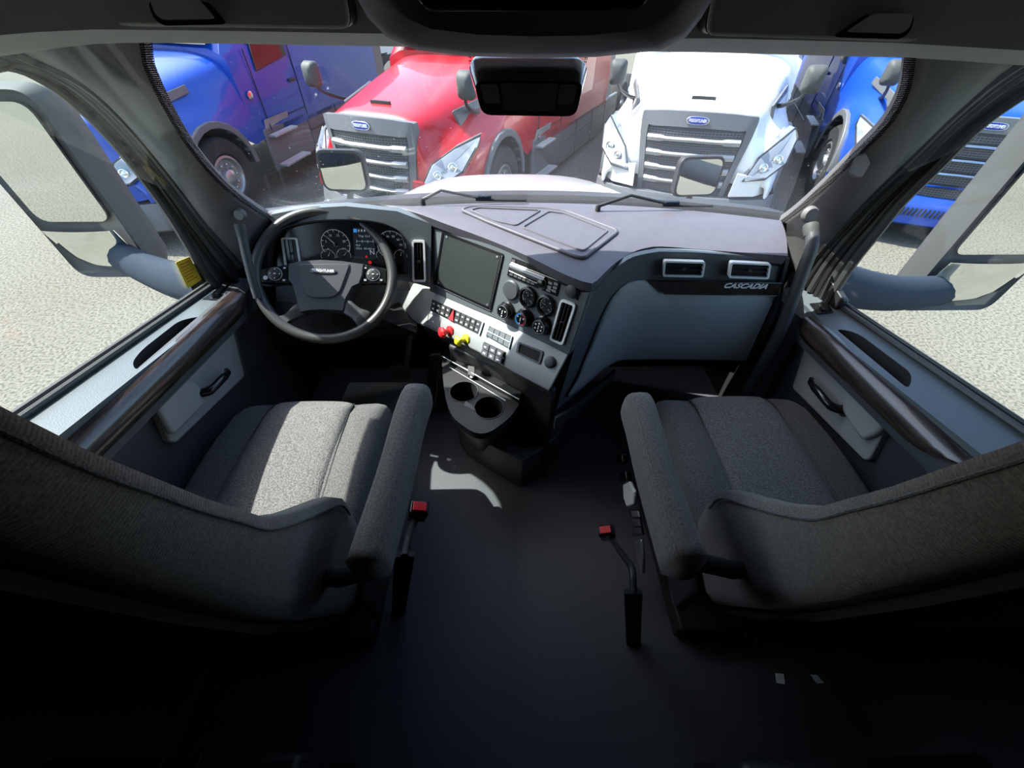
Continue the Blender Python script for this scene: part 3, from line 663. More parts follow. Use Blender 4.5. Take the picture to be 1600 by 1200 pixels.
r = empty('overhead_console', (0, .6, 1.4), 'large rounded black ceiling console over the middle of the windshield', 'console'); o = r.location
prof = [(556, -6), (575, 28), (604, 58), (650, 78), (735, 88), (835, 91), (930, 89), (1030, 79), (1072, 58), (1096, 28), (1116, -6)]
def crow(sc_, Y, dz=0):
    c = ay(836, 20, Y); return [c+(ay(x, y, Y)-c)*sc_+V((0, 0, dz)) for x, y in prof]
b0 = crow(.86, .52, .012); b1 = crow(.97, .545, .003); b2 = crow(1.0, .60, 0)
b3 = [p+V((0, .25, .03)) for p in b2]
fl_ = lambda L: [L[0]+V((0, 0, .28))] + L + [L[-1]+V((0, 0, .28))]
m = MB(); m.loft([[p-o for p in fl_(L)] for L in (b0, b1, b2, b3)], closed=True, caps=True); m.build('console_body', 'pillar', r, smooth=50)
q = Quad(ay(640, -60, .505), ay(1028, -60, .505), ay(1010, 18, .505), ay(655, 18, .505))
m = MB(); m.prism([p-o for p in q.loop(r=.02)], (0, .012, 0)); m.build('console_display', 'gloss', r, bevel=.002)
# strap hook dangling top left
m = MB(); m.tube([ax(-10, 112, -.93), ax(12, 108, -.93), ax(28, 96, -.93), ax(32, 80, -.93)], .003, 6); tag(m.build('hook', 'satin'), 'thin wire loop hanging under the left header end', 'hook')

# sensor pod against the glass
r = empty('windshield_camera_pod', ay(825, 120, .97), 'black box-shaped sensor housing hanging at the top centre of the windshield', 'sensor housing'); o = r.location
q = Quad(ay(728, 92, .96), ay(922, 93, .96), ay(906, 158, 1.0), ay(745, 155, 1.0))
m = MB(); f0 = q.loop(r=.03); f1 = q.loop(.06, .02, .94, .90, .05, .02)
m.loft([[p+V((0, .05, 0))-o for p in f0], [p-o for p in f0], [p-o for p in f1]], closed=True, caps=True); pod = m.build('pod_body', 'gloss', r, smooth=40)
m = MB(); m.prism([p-o for p in q.loop(.27, .05, .73, .72, .052, .006)], (0, -.004, 0)); m.build('lens_cover', 'void', pod)
for u0, u1 in ((.11, .25), (.75, .89)):
    m = MB(); m.prism([p-o for p in q.loop(u0, .08, u1, .55, .052, .004)], (0, -.003, 0)); m.build('side_cover', 'darker', pod)
m = MB(); L0 = q.loop(-.03, -.02, 1.03, 1.06, -.05, .03); L1 = q.loop(.0, .0, 1, 1.0, -.05, .03)
m.loft([[p-o for p in L0], [p-o for p in L1]], closed=True); m.build('frit_surround', 'frit', r)

# ================================================================ DOORS
def prism_holes(mb, outer, holes, ext):
    outer = [V(p) for p in outer]; holes = [[V(p) for p in h] for h in holes]; ext = V(ext)
    tri = tessellate_polygon([outer]+holes); allp = outer + [p for h in holes for p in h]; n = len(allp)
    fs = [tuple(t) for t in tri] + [tuple(i+n for i in reversed(t)) for t in tri]; k = 0
    for L in [outer]+holes:
        m = len(L); fs += [(k+i, k+(i+1) % m, k+(i+1) % m+n, k+i+n) for i in range(m)]; k += m
    return mb.add(allp + [p+ext for p in allp], fs)

def make_door(side, name, label, P):
    r = empty(name, (0, 0, 0), label, 'door', kind='structure')
    X = lambda v: side*v
    zs = P['zs']; zt = P['zt']
    ys = [-.2, .1, .3, .5, .7, .9, 1.05, 1.2]
    # shelf between glass and wood, with an open grip pocket
    shelf = Plane((X(1.0), .5, zs(.5)), (X(1.0), 1.1, zs(1.1)), (X(.905), .8, zt(.8)+.006))
    def onsh(x, y): return V((x, y, shelf.o.z - (shelf.n.x*(x-shelf.o.x)+shelf.n.y*(y-shelf.o.y))/shelf.n.z))
    outer = [onsh(X(1.0), -.2), onsh(X(1.0), 1.2), onsh(X(.905), 1.2), onsh(X(.905), -.2)]
    hole = roundpoly([shelf.at(*p) for p in P['pocket']], .03, 4)
    hole = [V((min(max(p.x, -.985), -.915) if side < 0 else max(min(p.x, .985), .915), p.y, 0)) for p in hole]; hole = [onsh(p.x, p.y) for p in hole]
    m = MB(); prism_holes(m, outer, [hole], (0, 0, -.02)); m.build('door_shelf', 'doortop', r, smooth=False)
    m = MB(); m.shell([[p+V((0, 0, -.001)) for p in hole+[hole[0]]], [p+V((-side*.004, 0, -.07)) for p in hole+[hole[0]]]], (side*.001, 0, -.001)); b = [p+V((-side*.004, 0, -.07)) for p in hole]; m.prism(b, (0, 0, -.004)); m.build('grip_pocket', 'darker', r)
    # wood strip
    w0, w1 = P['wood_y']; rows = []
    for k in range(17):
        y = w0 + (w1-w0)*k/16; e = min(1, k/2.5, (16-k)/1.2)**.5 if 0 < k < 16 else .12
        z = zt(y); rows.append([(X(.908), y, z+.006), (X(.898), y, z+.006-.002), (X(.886), y, z-.010*e), (X(.876), y, z-.032*e), (X(.878), y, z-.052*e), (X(.90), y, z-.064*e)])
    m = MB(); m.shell(rows, (side*.008, 0, 0)); m.build('wood_trim', 'wood', r, smooth=60)
    # dark upper rail and lower panel
    m = MB(); rows = []
    for y in ys:
        z = zt(y); rows.append([(X(.912), y, z+.003), (X(.893), y, z-.012), (X(.884), y, z-.05), (X(.884), y, z-.075), (X(.915), y, z-.095), (X(.945), y, z-.115), (X(.95), y, .42), (X(.935), y, .30), (X(.935), y, .02)])
    m.shell(rows, (side*.02, 0, 0)); m.build('door_panel', 'doordark', r, smooth=30)
    # outer skin
    m = MB(); m.shell([[(X(1.03), y, zs(y)-.005) for y in ys], [(X(1.03), y, -.1) for y in ys]], (side*.02, 0, 0)); m.build('door_skin', 'darker', r)
    # belt seal and window frame, glass
    m = MB(); m.tube([(X(1.0), y, zs(y)+.006) for y in ys], .008, 8); m.tube([(X(1.015), y, zs(y)+.012) for y in ys], .006, 6); m.build('belt_seal', 'seal', r)
    g = MB(); g.prism([(X(1.012), -.2, zs(-.2)), (X(1.012), 1.19, zs(1.19)), (X(1.012), 1.22, 1.0), (X(1.012), 1.16, 1.22), (X(1.012), .99, 1.42), (X(1.012), .9, 1.6), (X(1.012), -.2, 1.6)], (side*.004, 0, 0))
    g.build('door_glass', 'sideglass', r, smooth=False)
    # front pad and grey insert
    ip = Plane((X(.938), 0, 0), (X(.938), 1, 0), (X(.938), 0, 1))
    def onp(lst, off=0): return [ax(px, py, X(.938-off)) for px, py in lst]
    m = MB(); m.prism(roundpoly(onp(P['pad'], .006), .01), (side*.016, 0, 0)); m.build('front_pad', 'doordark', r, bevel=.006)
    m = MB(); m.prism(roundpoly(onp(P['insert'], .010), .012), (side*.02, 0, 0)); ins = m.build('grey_insert', 'silver', r, bevel=.004)
    m = MB(); m.prism(roundpoly(onp(P['bulge'], .028), .02), (side*.02, 0, 0)); m.build('armrest_bulge', 'silver', ins, bevel=.012, seg=3)
    a, b_ = ax(*P['handle'][0], X(.905)), ax(*P['handle'][1], X(.905))
    m = MB(); mid = (a+b_)/2; d = b_-a
    pts = [a, a+d*.15+V((-side*.012, 0, 0)), mid+V((-side*.016, 0, .004)), a+d*.85+V((-side*.008, 0, 0)), b_+V((side*.02, 0, 0))]
    m.tube(smoothpts(pts, 4), [.007]*3+[.009]*3+[.0115]*6+[.013]*5, 10); m.build('pull_handle', 'gloss', r, smooth=60)
    m = MB(); m.lathe(b_+V((side*.022, 0, 0)), (-side, 0, 0), [(.018, 0), (.018, .006), (.012, .008)], 16); m.build('handle_base', 'darker', ins)
    # window switch plate on the shelf
    sp = [shelf.at(*p, .001) for p in P['switch']]; q = Quad(*sp, n=shelf.n)
    m = MB(); m.prism(q.loop(r=.005), shelf.n*.003); pl = m.build('switch_plate', 'gloss', r, bevel=.001)
    for u in P['switches']:
        m = MB(); m.prism(q.loop(u-.12, .25, u+.12, .8, .003, .003), shelf.n*.005); m.build('window_switch', 'darker', pl, bevel=.001)
    # window frame moulding following the pillar
    m = MB(); m.tube(smoothpts([ax(x, y, X(.99)) for x, y in P['mould']], 4), .012, 8); m.build('window_moulding', 'seal', r)
    return r
LP = dict(zs=lambda y: .829-.161*(y-.568), zt=lambda y: .808-.116*(y-.533), wood_y=(.30, 1.10),
          pocket=[(206, 566), (222, 546), (281, 500), (320, 493), (212, 580)], pad=[(364, 512), (383, 588), (440, 532), (405, 462)],
          insert=[(237, 622), (266, 690), (276, 692), (383, 588), (364, 512)], bulge=[(243, 629), (272, 683), (327, 628), (312, 598), (285, 588)],
          handle=[(354, 578), (318, 616)], switch=[(352, 437), (385, 440), (352, 470), (325, 468)], switches=(.3, .7), mould=[(345, 455), (322, 428), (296, 386), (260, 327), (214, 264), (163, 204), (110, 154), (68, 124), (20, 102), (-50, 92)])
RP = dict(zs=lambda y: .801-.141*(y-.465), zt=lambda y: .755-.100*(y-.459), wood_y=(.43, 1.0),
          pocket=[(1306, 514), (1330, 517), (1347, 525), (1422, 581), (1425, 594), (1419, 608)], pad=[(1262, 525), (1237, 606), (1197, 572), (1240, 505)],
          insert=[(1262, 525), (1237, 606), (1350, 720), (1359, 717), (1392, 651)], bulge=[(1320, 612), (1312, 640), (1345, 690), (1372, 678), (1386, 650), (1335, 610)],
          handle=[(1268, 592), (1309, 642)], switch=[(1264, 475), (1291, 473), (1303, 489), (1278, 492)], switches=(.5,), mould=[(1290, 480), (1314, 440), (1340, 402), (1374, 360), (1410, 315), (1465, 261), (1529, 197), (1602, 145), (1660, 116)])
make_door(-1, 'door_1', 'driver door with grey insert, dark wood strip and grip pocket', LP)
make_door(1, 'door_2', 'passenger door with grey insert, dark wood strip and grip pocket', RP)
# mirror-corner triangle covers at the front foot of each window
for sx, pts in ((-1, [(345, 452), (372, 440), (400, 425), (402, 455), (360, 480)]), (1, [(1262, 470), (1268, 432), (1290, 425), (1318, 470), (1300, 490)])):
    m = MB(); m.prism([ax(x, y, sx*.985) for x, y in pts], (sx*.02, 0, 0)); tag(m.build('trim_4' if sx < 0 else 'trim_5', 'darker', bevel=.004), 'dark corner trim at the front foot of the door window', 'trim', kind='structure')
# yellow sticker on the driver window
q = Quad(*[ax(x, y, -1.008) for x, y in [(274, 410), (296, 401), (315, 437), (293, 451)]], n=V((1, 0, 0)))
r = empty('sticker', q(.5, .5), 'yellow sticker on the driver door glass', 'sticker'); o = r.location
m = MB(); m.prism([p-o for p in q.loop(r=.004)], (.0008, 0, 0)); st = m.build('sticker_sheet', 'sticker', r)
m = MB()
for k in range(7):
    v0 = .12+k*.11; m.prism([p-o for p in q.loop(.12, v0, .85-.12*(k % 3), v0+.035, .001)], (.0004, 0, 0))
m.build('printed_lines', 'amber', st)

# ================================================================ DASHBOARD
DASH = empty('dashboard', (0, 1.1, .5), 'dark wraparound dashboard under the windshield with grey lower panels', 'dashboard'); DO = DASH.location
def D_(pts): return [V(p)-DO for p in pts]
def sub(mb, name, m, parent=DASH, **k):
    """build with world coordinates under the dashboard"""
    mb.v = [tuple(V(p)-DO) for p in mb.v]; return mb.build(name, m, parent, **k)
def dtext(name, body, size, origin, xd, yd, m, parent, **k): return text(name, body, size, V(origin)-DO, xd, yd, m, parent, **k)
ZT = .885
near = [(421, 333, .89), (430, 327, .893), (470, 321, .895), (520, 318, .895), (580, 320, .893), (640, 330, .89), (700, 351, .885), (760, 373, .885), (820, 398, .885), (870, 423, .885), (905, 438, .885), (927, 443, .885), (938, 433, .885), (960, 412, .885), (985, 396, .885), (1000, 390, .885), (1030, 385, .885), (1100, 390, .885), (1231, 400, .885)]
nr = resample(smoothpts([az(x, y, z) for x, y, z in near], 5), 70)
x0, x1 = nr[0].x-.04, nr[-1].x+.11
fr_ = []
for k in range(70):
    x = x0+(x1-x0)*k/69; fr_.append(V((x, wsy(x, .875)-.012, .878)))
rows = [nr] + [[a.lerp(b, t)+V((0, 0, .010*sin(pi*t))) for a, b in zip(nr, fr_)] for t in (.06, .2, .4, .6, .8)] + [fr_]
m = MB(); m.shell(rows, (0, .004, -.028)); top = sub(m, 'dash_top', 'dash_top', smooth=50, bevel=.006)
m = MB(); m.shell([[p+V((0, .004, -.026)) for p in nr], [p+V((0, .012, -.040)) for p in nr]], (0, .03, .0)); sub(m, 'dash_edge', 'darker', smooth=60)
# tray with raised rim and divider
def dzat(px, py, z=.894): return az(px, py, z)
rim = roundpoly([dzat(*p) for p in [(719, 328), (742, 322), (852, 326), (885, 330), (967, 361), (912, 403), (898, 400), (770, 350)]], .025, 4)
m = MB(); m.tube(rim, .006, 8, closed=True); tr = sub(m, 'tray_rim', 'dash_top', top, smooth=70)
c = sum(rim, V())/len(rim); m = MB(); m.prism([c+(p-c)*.985+V((0, 0, .002)) for p in rim], (0, 0, -.006)); sub(m, 'tray_floor', 'dash_top', top)
inn = roundpoly([dzat(*p) for p in [(735, 330), (748, 326), (845, 330), (806, 354), (775, 347)]], .012)
m = MB(); m.tube([p+V((0, 0, .003)) for p in inn], .0035, 6, closed=True); sub(m, 'small_tray_edge', 'dash_top', top)
inn = roundpoly([dzat(*p) for p in [(857, 332), (882, 335), (950, 362), (911, 394), (816, 357)]], .012)
m = MB(); m.tube([p+V((0, 0, .003)) for p in inn], .0035, 6, closed=True); sub(m, 'large_tray_edge', 'dash_top', top)

# planes of the faces
PD = Plane((-.82, 1.30, .86), (-.28, 1.315, .86), (-.55, 1.25, .70))
A, B = az(672, 348, .86), az(915, 450, .86)
PS = Plane(A, B, az(862, 610, .52))
SV = Plane(PS.at(658, 450), PS.at(886, 552), az(856, 609, .565))
# driver face
m = MB(); m.prism([PD.at(x, y) for x, y in [(424, 335), (470, 326), (540, 322), (620, 330), (674, 350), (672, 449), (640, 440), (626, 470), (560, 500), (470, 500), (432, 470)]], (0, .03, 0)); sub(m, 'driver_face', 'wrap')
# cluster: arched hood, dark face, gauges
arch = [(428, 428), (430, 385), (446, 362), (480, 351), (530, 346), (582, 348), (614, 356), (632, 373), (637, 428)]
ar = smoothpts([PD.at(x, y, .001) for x, y in arch], 5)
m = MB(); m.prism(ar, PD.n*.004); clu = sub(m, 'instrument_cluster', 'gloss')
m = MB(); a0 = [p+PD.n*.002 for p in ar]; a1 = [p+PD.n*.035+V((0, 0, .006)) for p in ar]; m.shell([a0, a1], (0, .0, .004)); sub(m, 'cluster_hood', 'darker', smooth=60)
XD = V((1, 0, 0)); UD = PD.n.cross(XD).normalized()
if UD.z < 0: UD = -UD
def gauge(px, py, r, ticks, needle, nums=None, parent=clu, a0=210, a1=-30, pl=PD, up=UD, name='gauge', off=.0055, digit=.16):
    c = pl.at(px, py, off); xd = up.cross(pl.n).normalized()
    if xd.x < 0: xd = -xd
    def at(a, k): return c + (xd*cos(radians(a)) + up*sin(radians(a)))*r*k
    m = MB(); m.lathe(c-pl.n*.001, pl.n, [(r*1.08, 0), (r*1.08, .0008), (r*1.0, .001)], 32); g = sub(m, name, 'void', parent)
    m = MB(); m.tube([at(a0+(a1-a0)*k/30, 1.0)+pl.n*.001 for k in range(31)], r*.018, 5)
    for k in range(ticks+1):
        a = a0+(a1-a0)*k/ticks; m.tube([at(a, .84)+pl.n*.001, at(a, 1.0)+pl.n*.001], r*.016, 4)
    if needle is not None: m.tube([at(needle, -.15)+pl.n*.002, at(needle, .82)+pl.n*.002], [r*.03, r*.012], 5)
    for k, s_ in enumerate(nums or []):
        a = a0+(a1-a0)*k/(len(nums)-1)
        me = dtext('x', s_, r*digit*1.35, at(a, .66)+pl.n*.0012, xd, up, 'icon', None, depth=.0002)
        m.add([V(v.co)+DO for v in me.data.vertices], [tuple(f.vertices) for f in me.data.polygons]); bpy.data.objects.remove(me)
    sub(m, 'gauge_marks', 'icon', parent if name == 'gauge' else parent)
    m = MB(); m.lathe(c, pl.n, [(r*.13, 0), (r*.13, .004), (r*.08, .005)], 14); sub(m, 'gauge_hub', 'gloss', parent)
    return g
gauge(524.5, 382, .047, 10, 135, ['0', '5', '10', '15', '20', '25'])
gauge(513, 401, .024, 4, 60, off=.007, a0=190, a1=-10); gauge(537.5, 400, .024, 4, 50, off=.007, a0=190, a1=-10)
gauge(612, 384, .047, 8, None, ['10', '20', '30', '40', '50', '60', '70', '80'])
gauge(598.5, 400, .022, 4, 120, off=.007, a0=190, a1=-10); gauge(626, 401, .022, 4, 70, off=.007, a0=190, a1=-10)
q = pq(PD, [(551, 356), (584, 356), (588, 405), (555, 404)], .006)
m = MB(); m.prism(q.loop(r=.003), PD.n*.002); lc = sub(m, 'cluster_display', 'lcd', clu)
m = MB(); m.prism(q.loop(.04, .03, .2, .14, .0025), PD.n*.0004); sub(m, 'home_icon', 'blueicon', clu)
m = MB()
for k in range(5): u = .25+.14*k; m.prism(q.loop(u, .05, u+.07, .12, .0025), PD.n*.0004)
m.prism(q.loop(.14, .42, .92, .43, .0025), PD.n*.0004)
for k in range(4): u = .14+.26*k; m.prism(q.loop(u, .38, u+.02, .47, .0025), PD.n*.0004)
sub(m, 'display_lines', 'icon', clu)
xq = (q(1, .5)-q(0, .5)).normalized(); yq = (q(.5, 0)-q(.5, 1)).normalized()
for s_, u, v, sz in (('Trip 13.4', .52, .26, .010), ('73 F', .2, .56, .009), ('155.6', .22, .66, .009), ('855 844 mi', .72, .66, .008), ('N', .84, .78, .022)):
    dtext('display_text', s_, sz, q(u, v, .0028), xq, yq, 'icon', clu, depth=.0002)
for u, v in ((.55, .92),):
    m = MB(); m.lathe(q(u, v, .0025), PD.n, [(.004, 0), (.004, .0004)], 10); sub(m, 'warning_lamp', 'redlit', clu)
m = MB(); m.lathe(PD.at(578, 410, .006), PD.n, [(.006, 0), (.006, .0006)], 12); sub(m, 'warning_lamp', 'redlit', clu)

def vent(pl, pts, vertical, n=4, w=(.10, .05), parent=DASH, dd=.008, rad=.008):
    q = pq(pl, pts, 0)
    m = MB(); frame(m, q, w, rad, -.004, dd); vf = sub(m, 'vent', 'frame', parent, smooth=40)
    m = MB(); m.prism(q.loop(w[0]*.8, w[1]*.8, 1-w[0]*.8, 1-w[1]*.8, .0008), -pl.n*.003); sub(m, 'vent_back', 'void', vf)
    for k in range(n):
        t = (k+.7)/(n+.4)
        a, b, c_ = (q(t, w[1], .001), q(t, 1-w[1], .001), q(t+.035, .5)-q(t, .5)) if vertical else (q(w[0], t, .001), q(1-w[0], t, .001), q(.5, t+.05)-q(.5, t))
        m = MB(); m.prism([a, b, b+c_, a+c_], pl.n*.006+c_*.4); sub(m, 'vent_slat', 'darker', vf)
    tb = MB(); c0 = q(.5, .5, .007); tb.box(c0, (.012, .004, .008)); sub(tb, 'vent_tab', 'dark', vf, bevel=.001)
    return vf
vent(PD, [(440, 371), (466, 371), (473, 420), (447, 420)], True, w=(.13, .05))
vent(PD, [(644, 375), (664, 375), (666, 440), (645, 440)], True, w=(.14, .05))
# stack panel
m = MB(); m.prism([PS.at(x, y) for x, y in [(672, 349), (760, 378), (820, 402), (870, 426), (925, 449), (889, 556), (860, 542), (832, 528), (775, 498), (739, 484), (671, 455)]], V((.02, .03, 0))); stack = sub(m, 'stack_panel', 'wrap', bevel=.003)
# silver lower strip with rounded roll
sT = [(619, 440), (640, 437), (660, 449), (700, 463), (739, 478), (775, 490), (832, 523), (887, 552)]
sB = [(619, 464), (626, 478), (648, 503), (669, 512), (712, 533), (752, 552), (800, 580), (857, 610)]
def mid(a, b, t): return (a[0]+(b[0]-a[0])*t, a[1]+(b[1]-a[1])*t)
rows = []
for t in (0, .04, .5, .96, 1):
    off = (-.006, .0, .0, 0, -.008)[(0, .04, .5, .96, 1).index(t)]; rows.append(resample([SV.at(*mid(a, b, t), off) for a, b in zip(sT, sB)], 24))
m = MB(); m.shell(rows, (.012, .02, -.006)); sil = sub(m, 'silver_panel', 'silver', smooth=50)
m = MB(); rows = [[SV.at(*b, -.010) for b in sB], [SV.at(b[0]+4, b[1]+10, -.035) for b in sB], [SV.at(b[0]+8, b[1]+14, -.09) for b in sB]]; m.shell(rows, (.01, .02, 0)); sub(m, 'lower_edge', 'darker', smooth=50)
# driver knee panel, dark
m = MB(); rows = [[PD.at(430, 470), PD.at(520, 480), SV.at(619, 464, -.01), SV.at(648, 503, -.012)], [az(430, 520, .55), az(520, 530, .53), az(612, 505, .53), az(650, 520, .53)], [az(430, 560, .46)+V((0, .1, 0)), az(520, 560, .46)+V((0, .1, 0)), az(610, 550, .46)+V((0, .1, 0)), az(655, 550, .46)+V((0, .1, 0))]]
m.shell(rows, (0, .03, 0)); sub(m, 'knee_panel', 'darker', smooth=50)
# screen
q = pq(PS, [(692, 361), (788, 397), (768, 485), (679, 444)], 0)
m = MB(); frame(m, q, (.035, .035), .006, -.002, .004); sc = sub(m, 'touch_screen', 'gloss', smooth=40)
m = MB(); m.prism(q.loop(.045, .04, .96, .96, .0008, .003), PS.n*.002); sub(m, 'screen_glass', 'screen', sc)
m = MB(); L = q.loop(.02, .99, .99, 1.015, .003); m.prism(L, PS.n*.001); m.prism(q.loop(.975, .03, .99, .99, .003), PS.n*.001); sub(m, 'screen_trim', 'satin', sc)
for u, v in ((.09, .07), (.92, .08), (.08, .93), (.93, .93)):
    m = MB(); m.lathe(q(u, v, .0028), PS.n, [(.004, 0), (.004, .0015), (.002, .002)], 12); sub(m, 'screw', 'satin', sc)
# radio
q = pq(PS, [(801, 402), (879, 432), (871, 463), (793, 430)], 0)
m = MB(); m.prism(q.loop(off=.0, r=.002), PS.n*.003); rad = sub(m, 'radio', 'gloss')
m = MB(); L = []
for k in range(7):
    a = pi*k/6; v = .46-.20*cos(a); L.append([q(.02, v, .003+.009*sin(a)), q(.72, v, .003+.009*sin(a))])
m.shell(L, -PS.n*.001); sub(m, 'radio_display', 'radiometal', rad, smooth=80)
m = MB(); m.prism(q.loop(.10, .08, .93, .13, .003), PS.n*.0015); sub(m, 'disc_slot', 'void', rad)
m = MB(); m.tube([q(.03, .24, .006), q(.97, .24, .006)], .0012, 6); m.tube([q(.03, .70, .006), q(.97, .78, .006)], .001, 6); sub(m, 'radio_trim', 'satin', rad)
m = MB(); m.lathe(q(.70, .66, .003), PS.n, [(.017, 0), (.017, .006), (.013, .007), (.012, .014), (.009, .015)], 20); sub(m, 'volume_knob', 'gloss', rad, smooth=30)
m = MB(); m.tube([q(.70, .66, .010)+(PS.n.orthogonal().normalized()*cos(a)+PS.n.cross(PS.n.orthogonal().normalized())*sin(a))*.0155 for a in [2*pi*k/24 for k in range(24)]], .001, 5, closed=True); sub(m, 'knob_ring', 'satin', rad)
for k in range(6):
    m = MB(); u = .05+.088*k; m.prism(q.loop(u, .80, u+.07, .90, .003, .001), PS.n*.003); sub(m, 'radio_button', 'radiometal', rad)
for k, (u, v) in enumerate([(.80, .42), (.80, .62), (.80, .80), (.90, .36), (.90, .55), (.90, .72)]):
    m = MB(); m.prism(q.loop(u, v, u+.075, v+.12, .003, .001), PS.n*.004); sub(m, 'radio_button', 'radiometal', rad)
m = MB(); m.prism(q.loop(.02, .07, .09, .2, .003), PS.n*.003); m.prism(q.loop(.86, .07, .97, .2, .003), PS.n*.003); sub(m, 'radio_button', 'radiometal', rad)
# round blanks, gauges, knobs
UPS = V((0, 0, 1)) - PS.n*PS.n.z; UPS.normalize()
m = MB(); m.lathe(PS.at(799, 453, .001), PS.n, [(.031, 0), (.031, .004), (.027, .008), (.005, .009)], 32); sub(m, 'round_blank', 'dark', smooth=40)
for x, y, nd in ((826, 464, 110), (854, 477, 170)):
    m = MB(); m.lathe(PS.at(x, y, .001), PS.n, [(.032, 0), (.032, .009), (.029, .011), (.025, .011), (.024, .003), (.001, .003)], 32); gb = sub(m, 'round_gauge', 'gloss', smooth=40)
    gauge(x, y, .0215, 8, nd, ['0', '50', '100', '150'], parent=gb, a0=225, a1=-45, pl=PS, up=UPS, name='gauge_face', off=.005, digit=.13)
for x, y, k in ((793, 485, 0), (821, 496, 1), (849, 508, 2)):
    m = MB(); m.lathe(PS.at(x, y, .001), PS.n, [(.030, 0), (.030, .004), (.026, .007), (.025, .024), (.0235, .026), (.012, .025)], 32); kb = sub(m, 'climate_knob', 'gloss', smooth=35)
    c = PS.at(x, y, .001)+PS.n*.027; xd = UPS.cross(PS.n).normalized(); xd = xd if xd.x > 0 else -xd
    m = MB(); m.tube([c+(xd*cos(a)+UPS*sin(a))*.0205 for a in [2*pi*j/28 for j in range(28)]], .0011, 5, closed=True); sub(m, 'knob_ring', 'satin', kb)
    if k == 1:
        m = MB(); m.tube([c+(xd*cos(a)+UPS*sin(a))*.017 for a in [-pi/2+pi*j/12 for j in range(13)]], .0014, 5); sub(m, 'hot_mark', 'red', kb)
        m = MB(); m.tube([c+(xd*cos(a)+UPS*sin(a))*.017 for a in [pi/2+pi*j/12 for j in range(13)]], .0014, 5); sub(m, 'cold_mark', 'blueicon', kb)
    m = MB()
    for j in range(6 if k == 2 else 3):
        a = 2*pi*j/(6 if k == 2 else 3)+.5; p = c+(xd*cos(a)+UPS*sin(a))*.0125; m.lathe(p, PS.n, [(.0026, 0), (.0026, .0006)], 8)
    m.tube([c-UPS*.006, c+UPS*.006], .0016, 5); sub(m, 'knob_symbols', 'icon', kb)
def socket(pl, x, y, r=.022):
    m = MB(); m.lathe(pl.at(x, y, .001), pl.n, [(r, 0), (r, .004), (r*.82, .006), (r*.8, .012), (r*.6, .014)], 24); s_ = sub(m, 'power_socket_cap', 'dark', smooth=35)
    c = pl.at(x, y, .008); m = MB(); m.tube(smoothpts([c+V((.01, 0, -.012)), c+V((.016, -.006, -.022)), c+V((.022, -.004, -.030))], 4), .006, 8); sub(m, 'cap_tab', 'darker', s_)
socket(PS, 895, 454); socket(SV, 860, 566, .019)
vent(PS, [(878, 466), (902, 475), (881, 539), (860, 530)], True, n=4, w=(.13, .05), rad=.01)
# switches on the silver strip
def bank(pts, nu, nv, capm, base='gloss', skip=(), icons=True, gap=.06, h=.006):
    q = pq(SV, pts, .0)
    m = MB(); m.prism(q.loop(off=.0, r=.002), SV.n*.003); bk = sub(m, 'switch_bank', base, bevel=.0008)
    for i in range(nu):
        for j in range(nv):
            if (i, j) in skip: continue
            u0, u1 = .015+(.97/nu)*(i+gap), .015+(.97/nu)*(i+1-gap); v0, v1 = (.92/nv)*(j+gap)+.04, (.92/nv)*(j+1-gap)+.04
            m = MB(); m.prism(q.loop(u0, v0, u1, v1, .003, .001), SV.n*h*.5); bt = sub(m, 'switch', capm, bk, bevel=.0006)
            if icons:
                m2 = MB(); a, b = (u0+u1)/2, (v0+v1)/2; du, dv = (u1-u0)*.22, (v1-v0)*.18
                m2.prism(q.loop(a-du, b-dv*(.3+(i+j) % 3*.35), a+du*(.5+(i*2+j) % 3*.25), b+dv, .003+h*.5+.0002), SV.n*.0003)
                m2.v = [tuple(V(p)-DO) for p in m2.v]; k = len(marks.v); marks.v += m2.v; marks.f += [tuple(x+k for x in f) for f in m2.f]
    return bk, q
marks = MB()
bk, q = bank([(676, 468), (756, 504), (750, 523), (673, 485)], 10, 2, 'darker', skip=((4, 0), (4, 1)))
hz = MB(); tri_ = [q(.40, .95, .004), q(.505, .98, .004), q(.46, .02, .004)]; hz.prism(tri_, SV.n*.005); hzo = sub(hz, 'hazard_switch', 'red', bk, bevel=.001)
marks.build('switch_symbols', 'icon', bk); marks = MB()
m = MB(); m.prism(q.loop(.985, -.03, 1.01, 1.03, 0), SV.n*.006); sub(m, 'bank_end_trim', 'satin', bk)
bk, q = bank([(766, 510), (801, 526), (796, 545), (761, 525)], 4, 2, 'wrap', base='gloss', gap=.04, icons=False)
m = MB(); m.tube([q(.01, .5, .008), q(.99, .5, .008)], .0015, 6); m.prism(q.loop(.985, -.03, 1.02, 1.03, 0), SV.n*.007); m.prism(q.loop(-.02, -.03, .012, 1.03, 0), SV.n*.007); sub(m, 'bank_end_trim', 'satin', bk)
bk, q = bank([(757, 534), (791, 550), (786, 571), (753, 555)], 3, 2, 'dark', base='gloss', gap=.06, h=.018)
marks.build('switch_symbols', 'icon', bk); marks = MB()
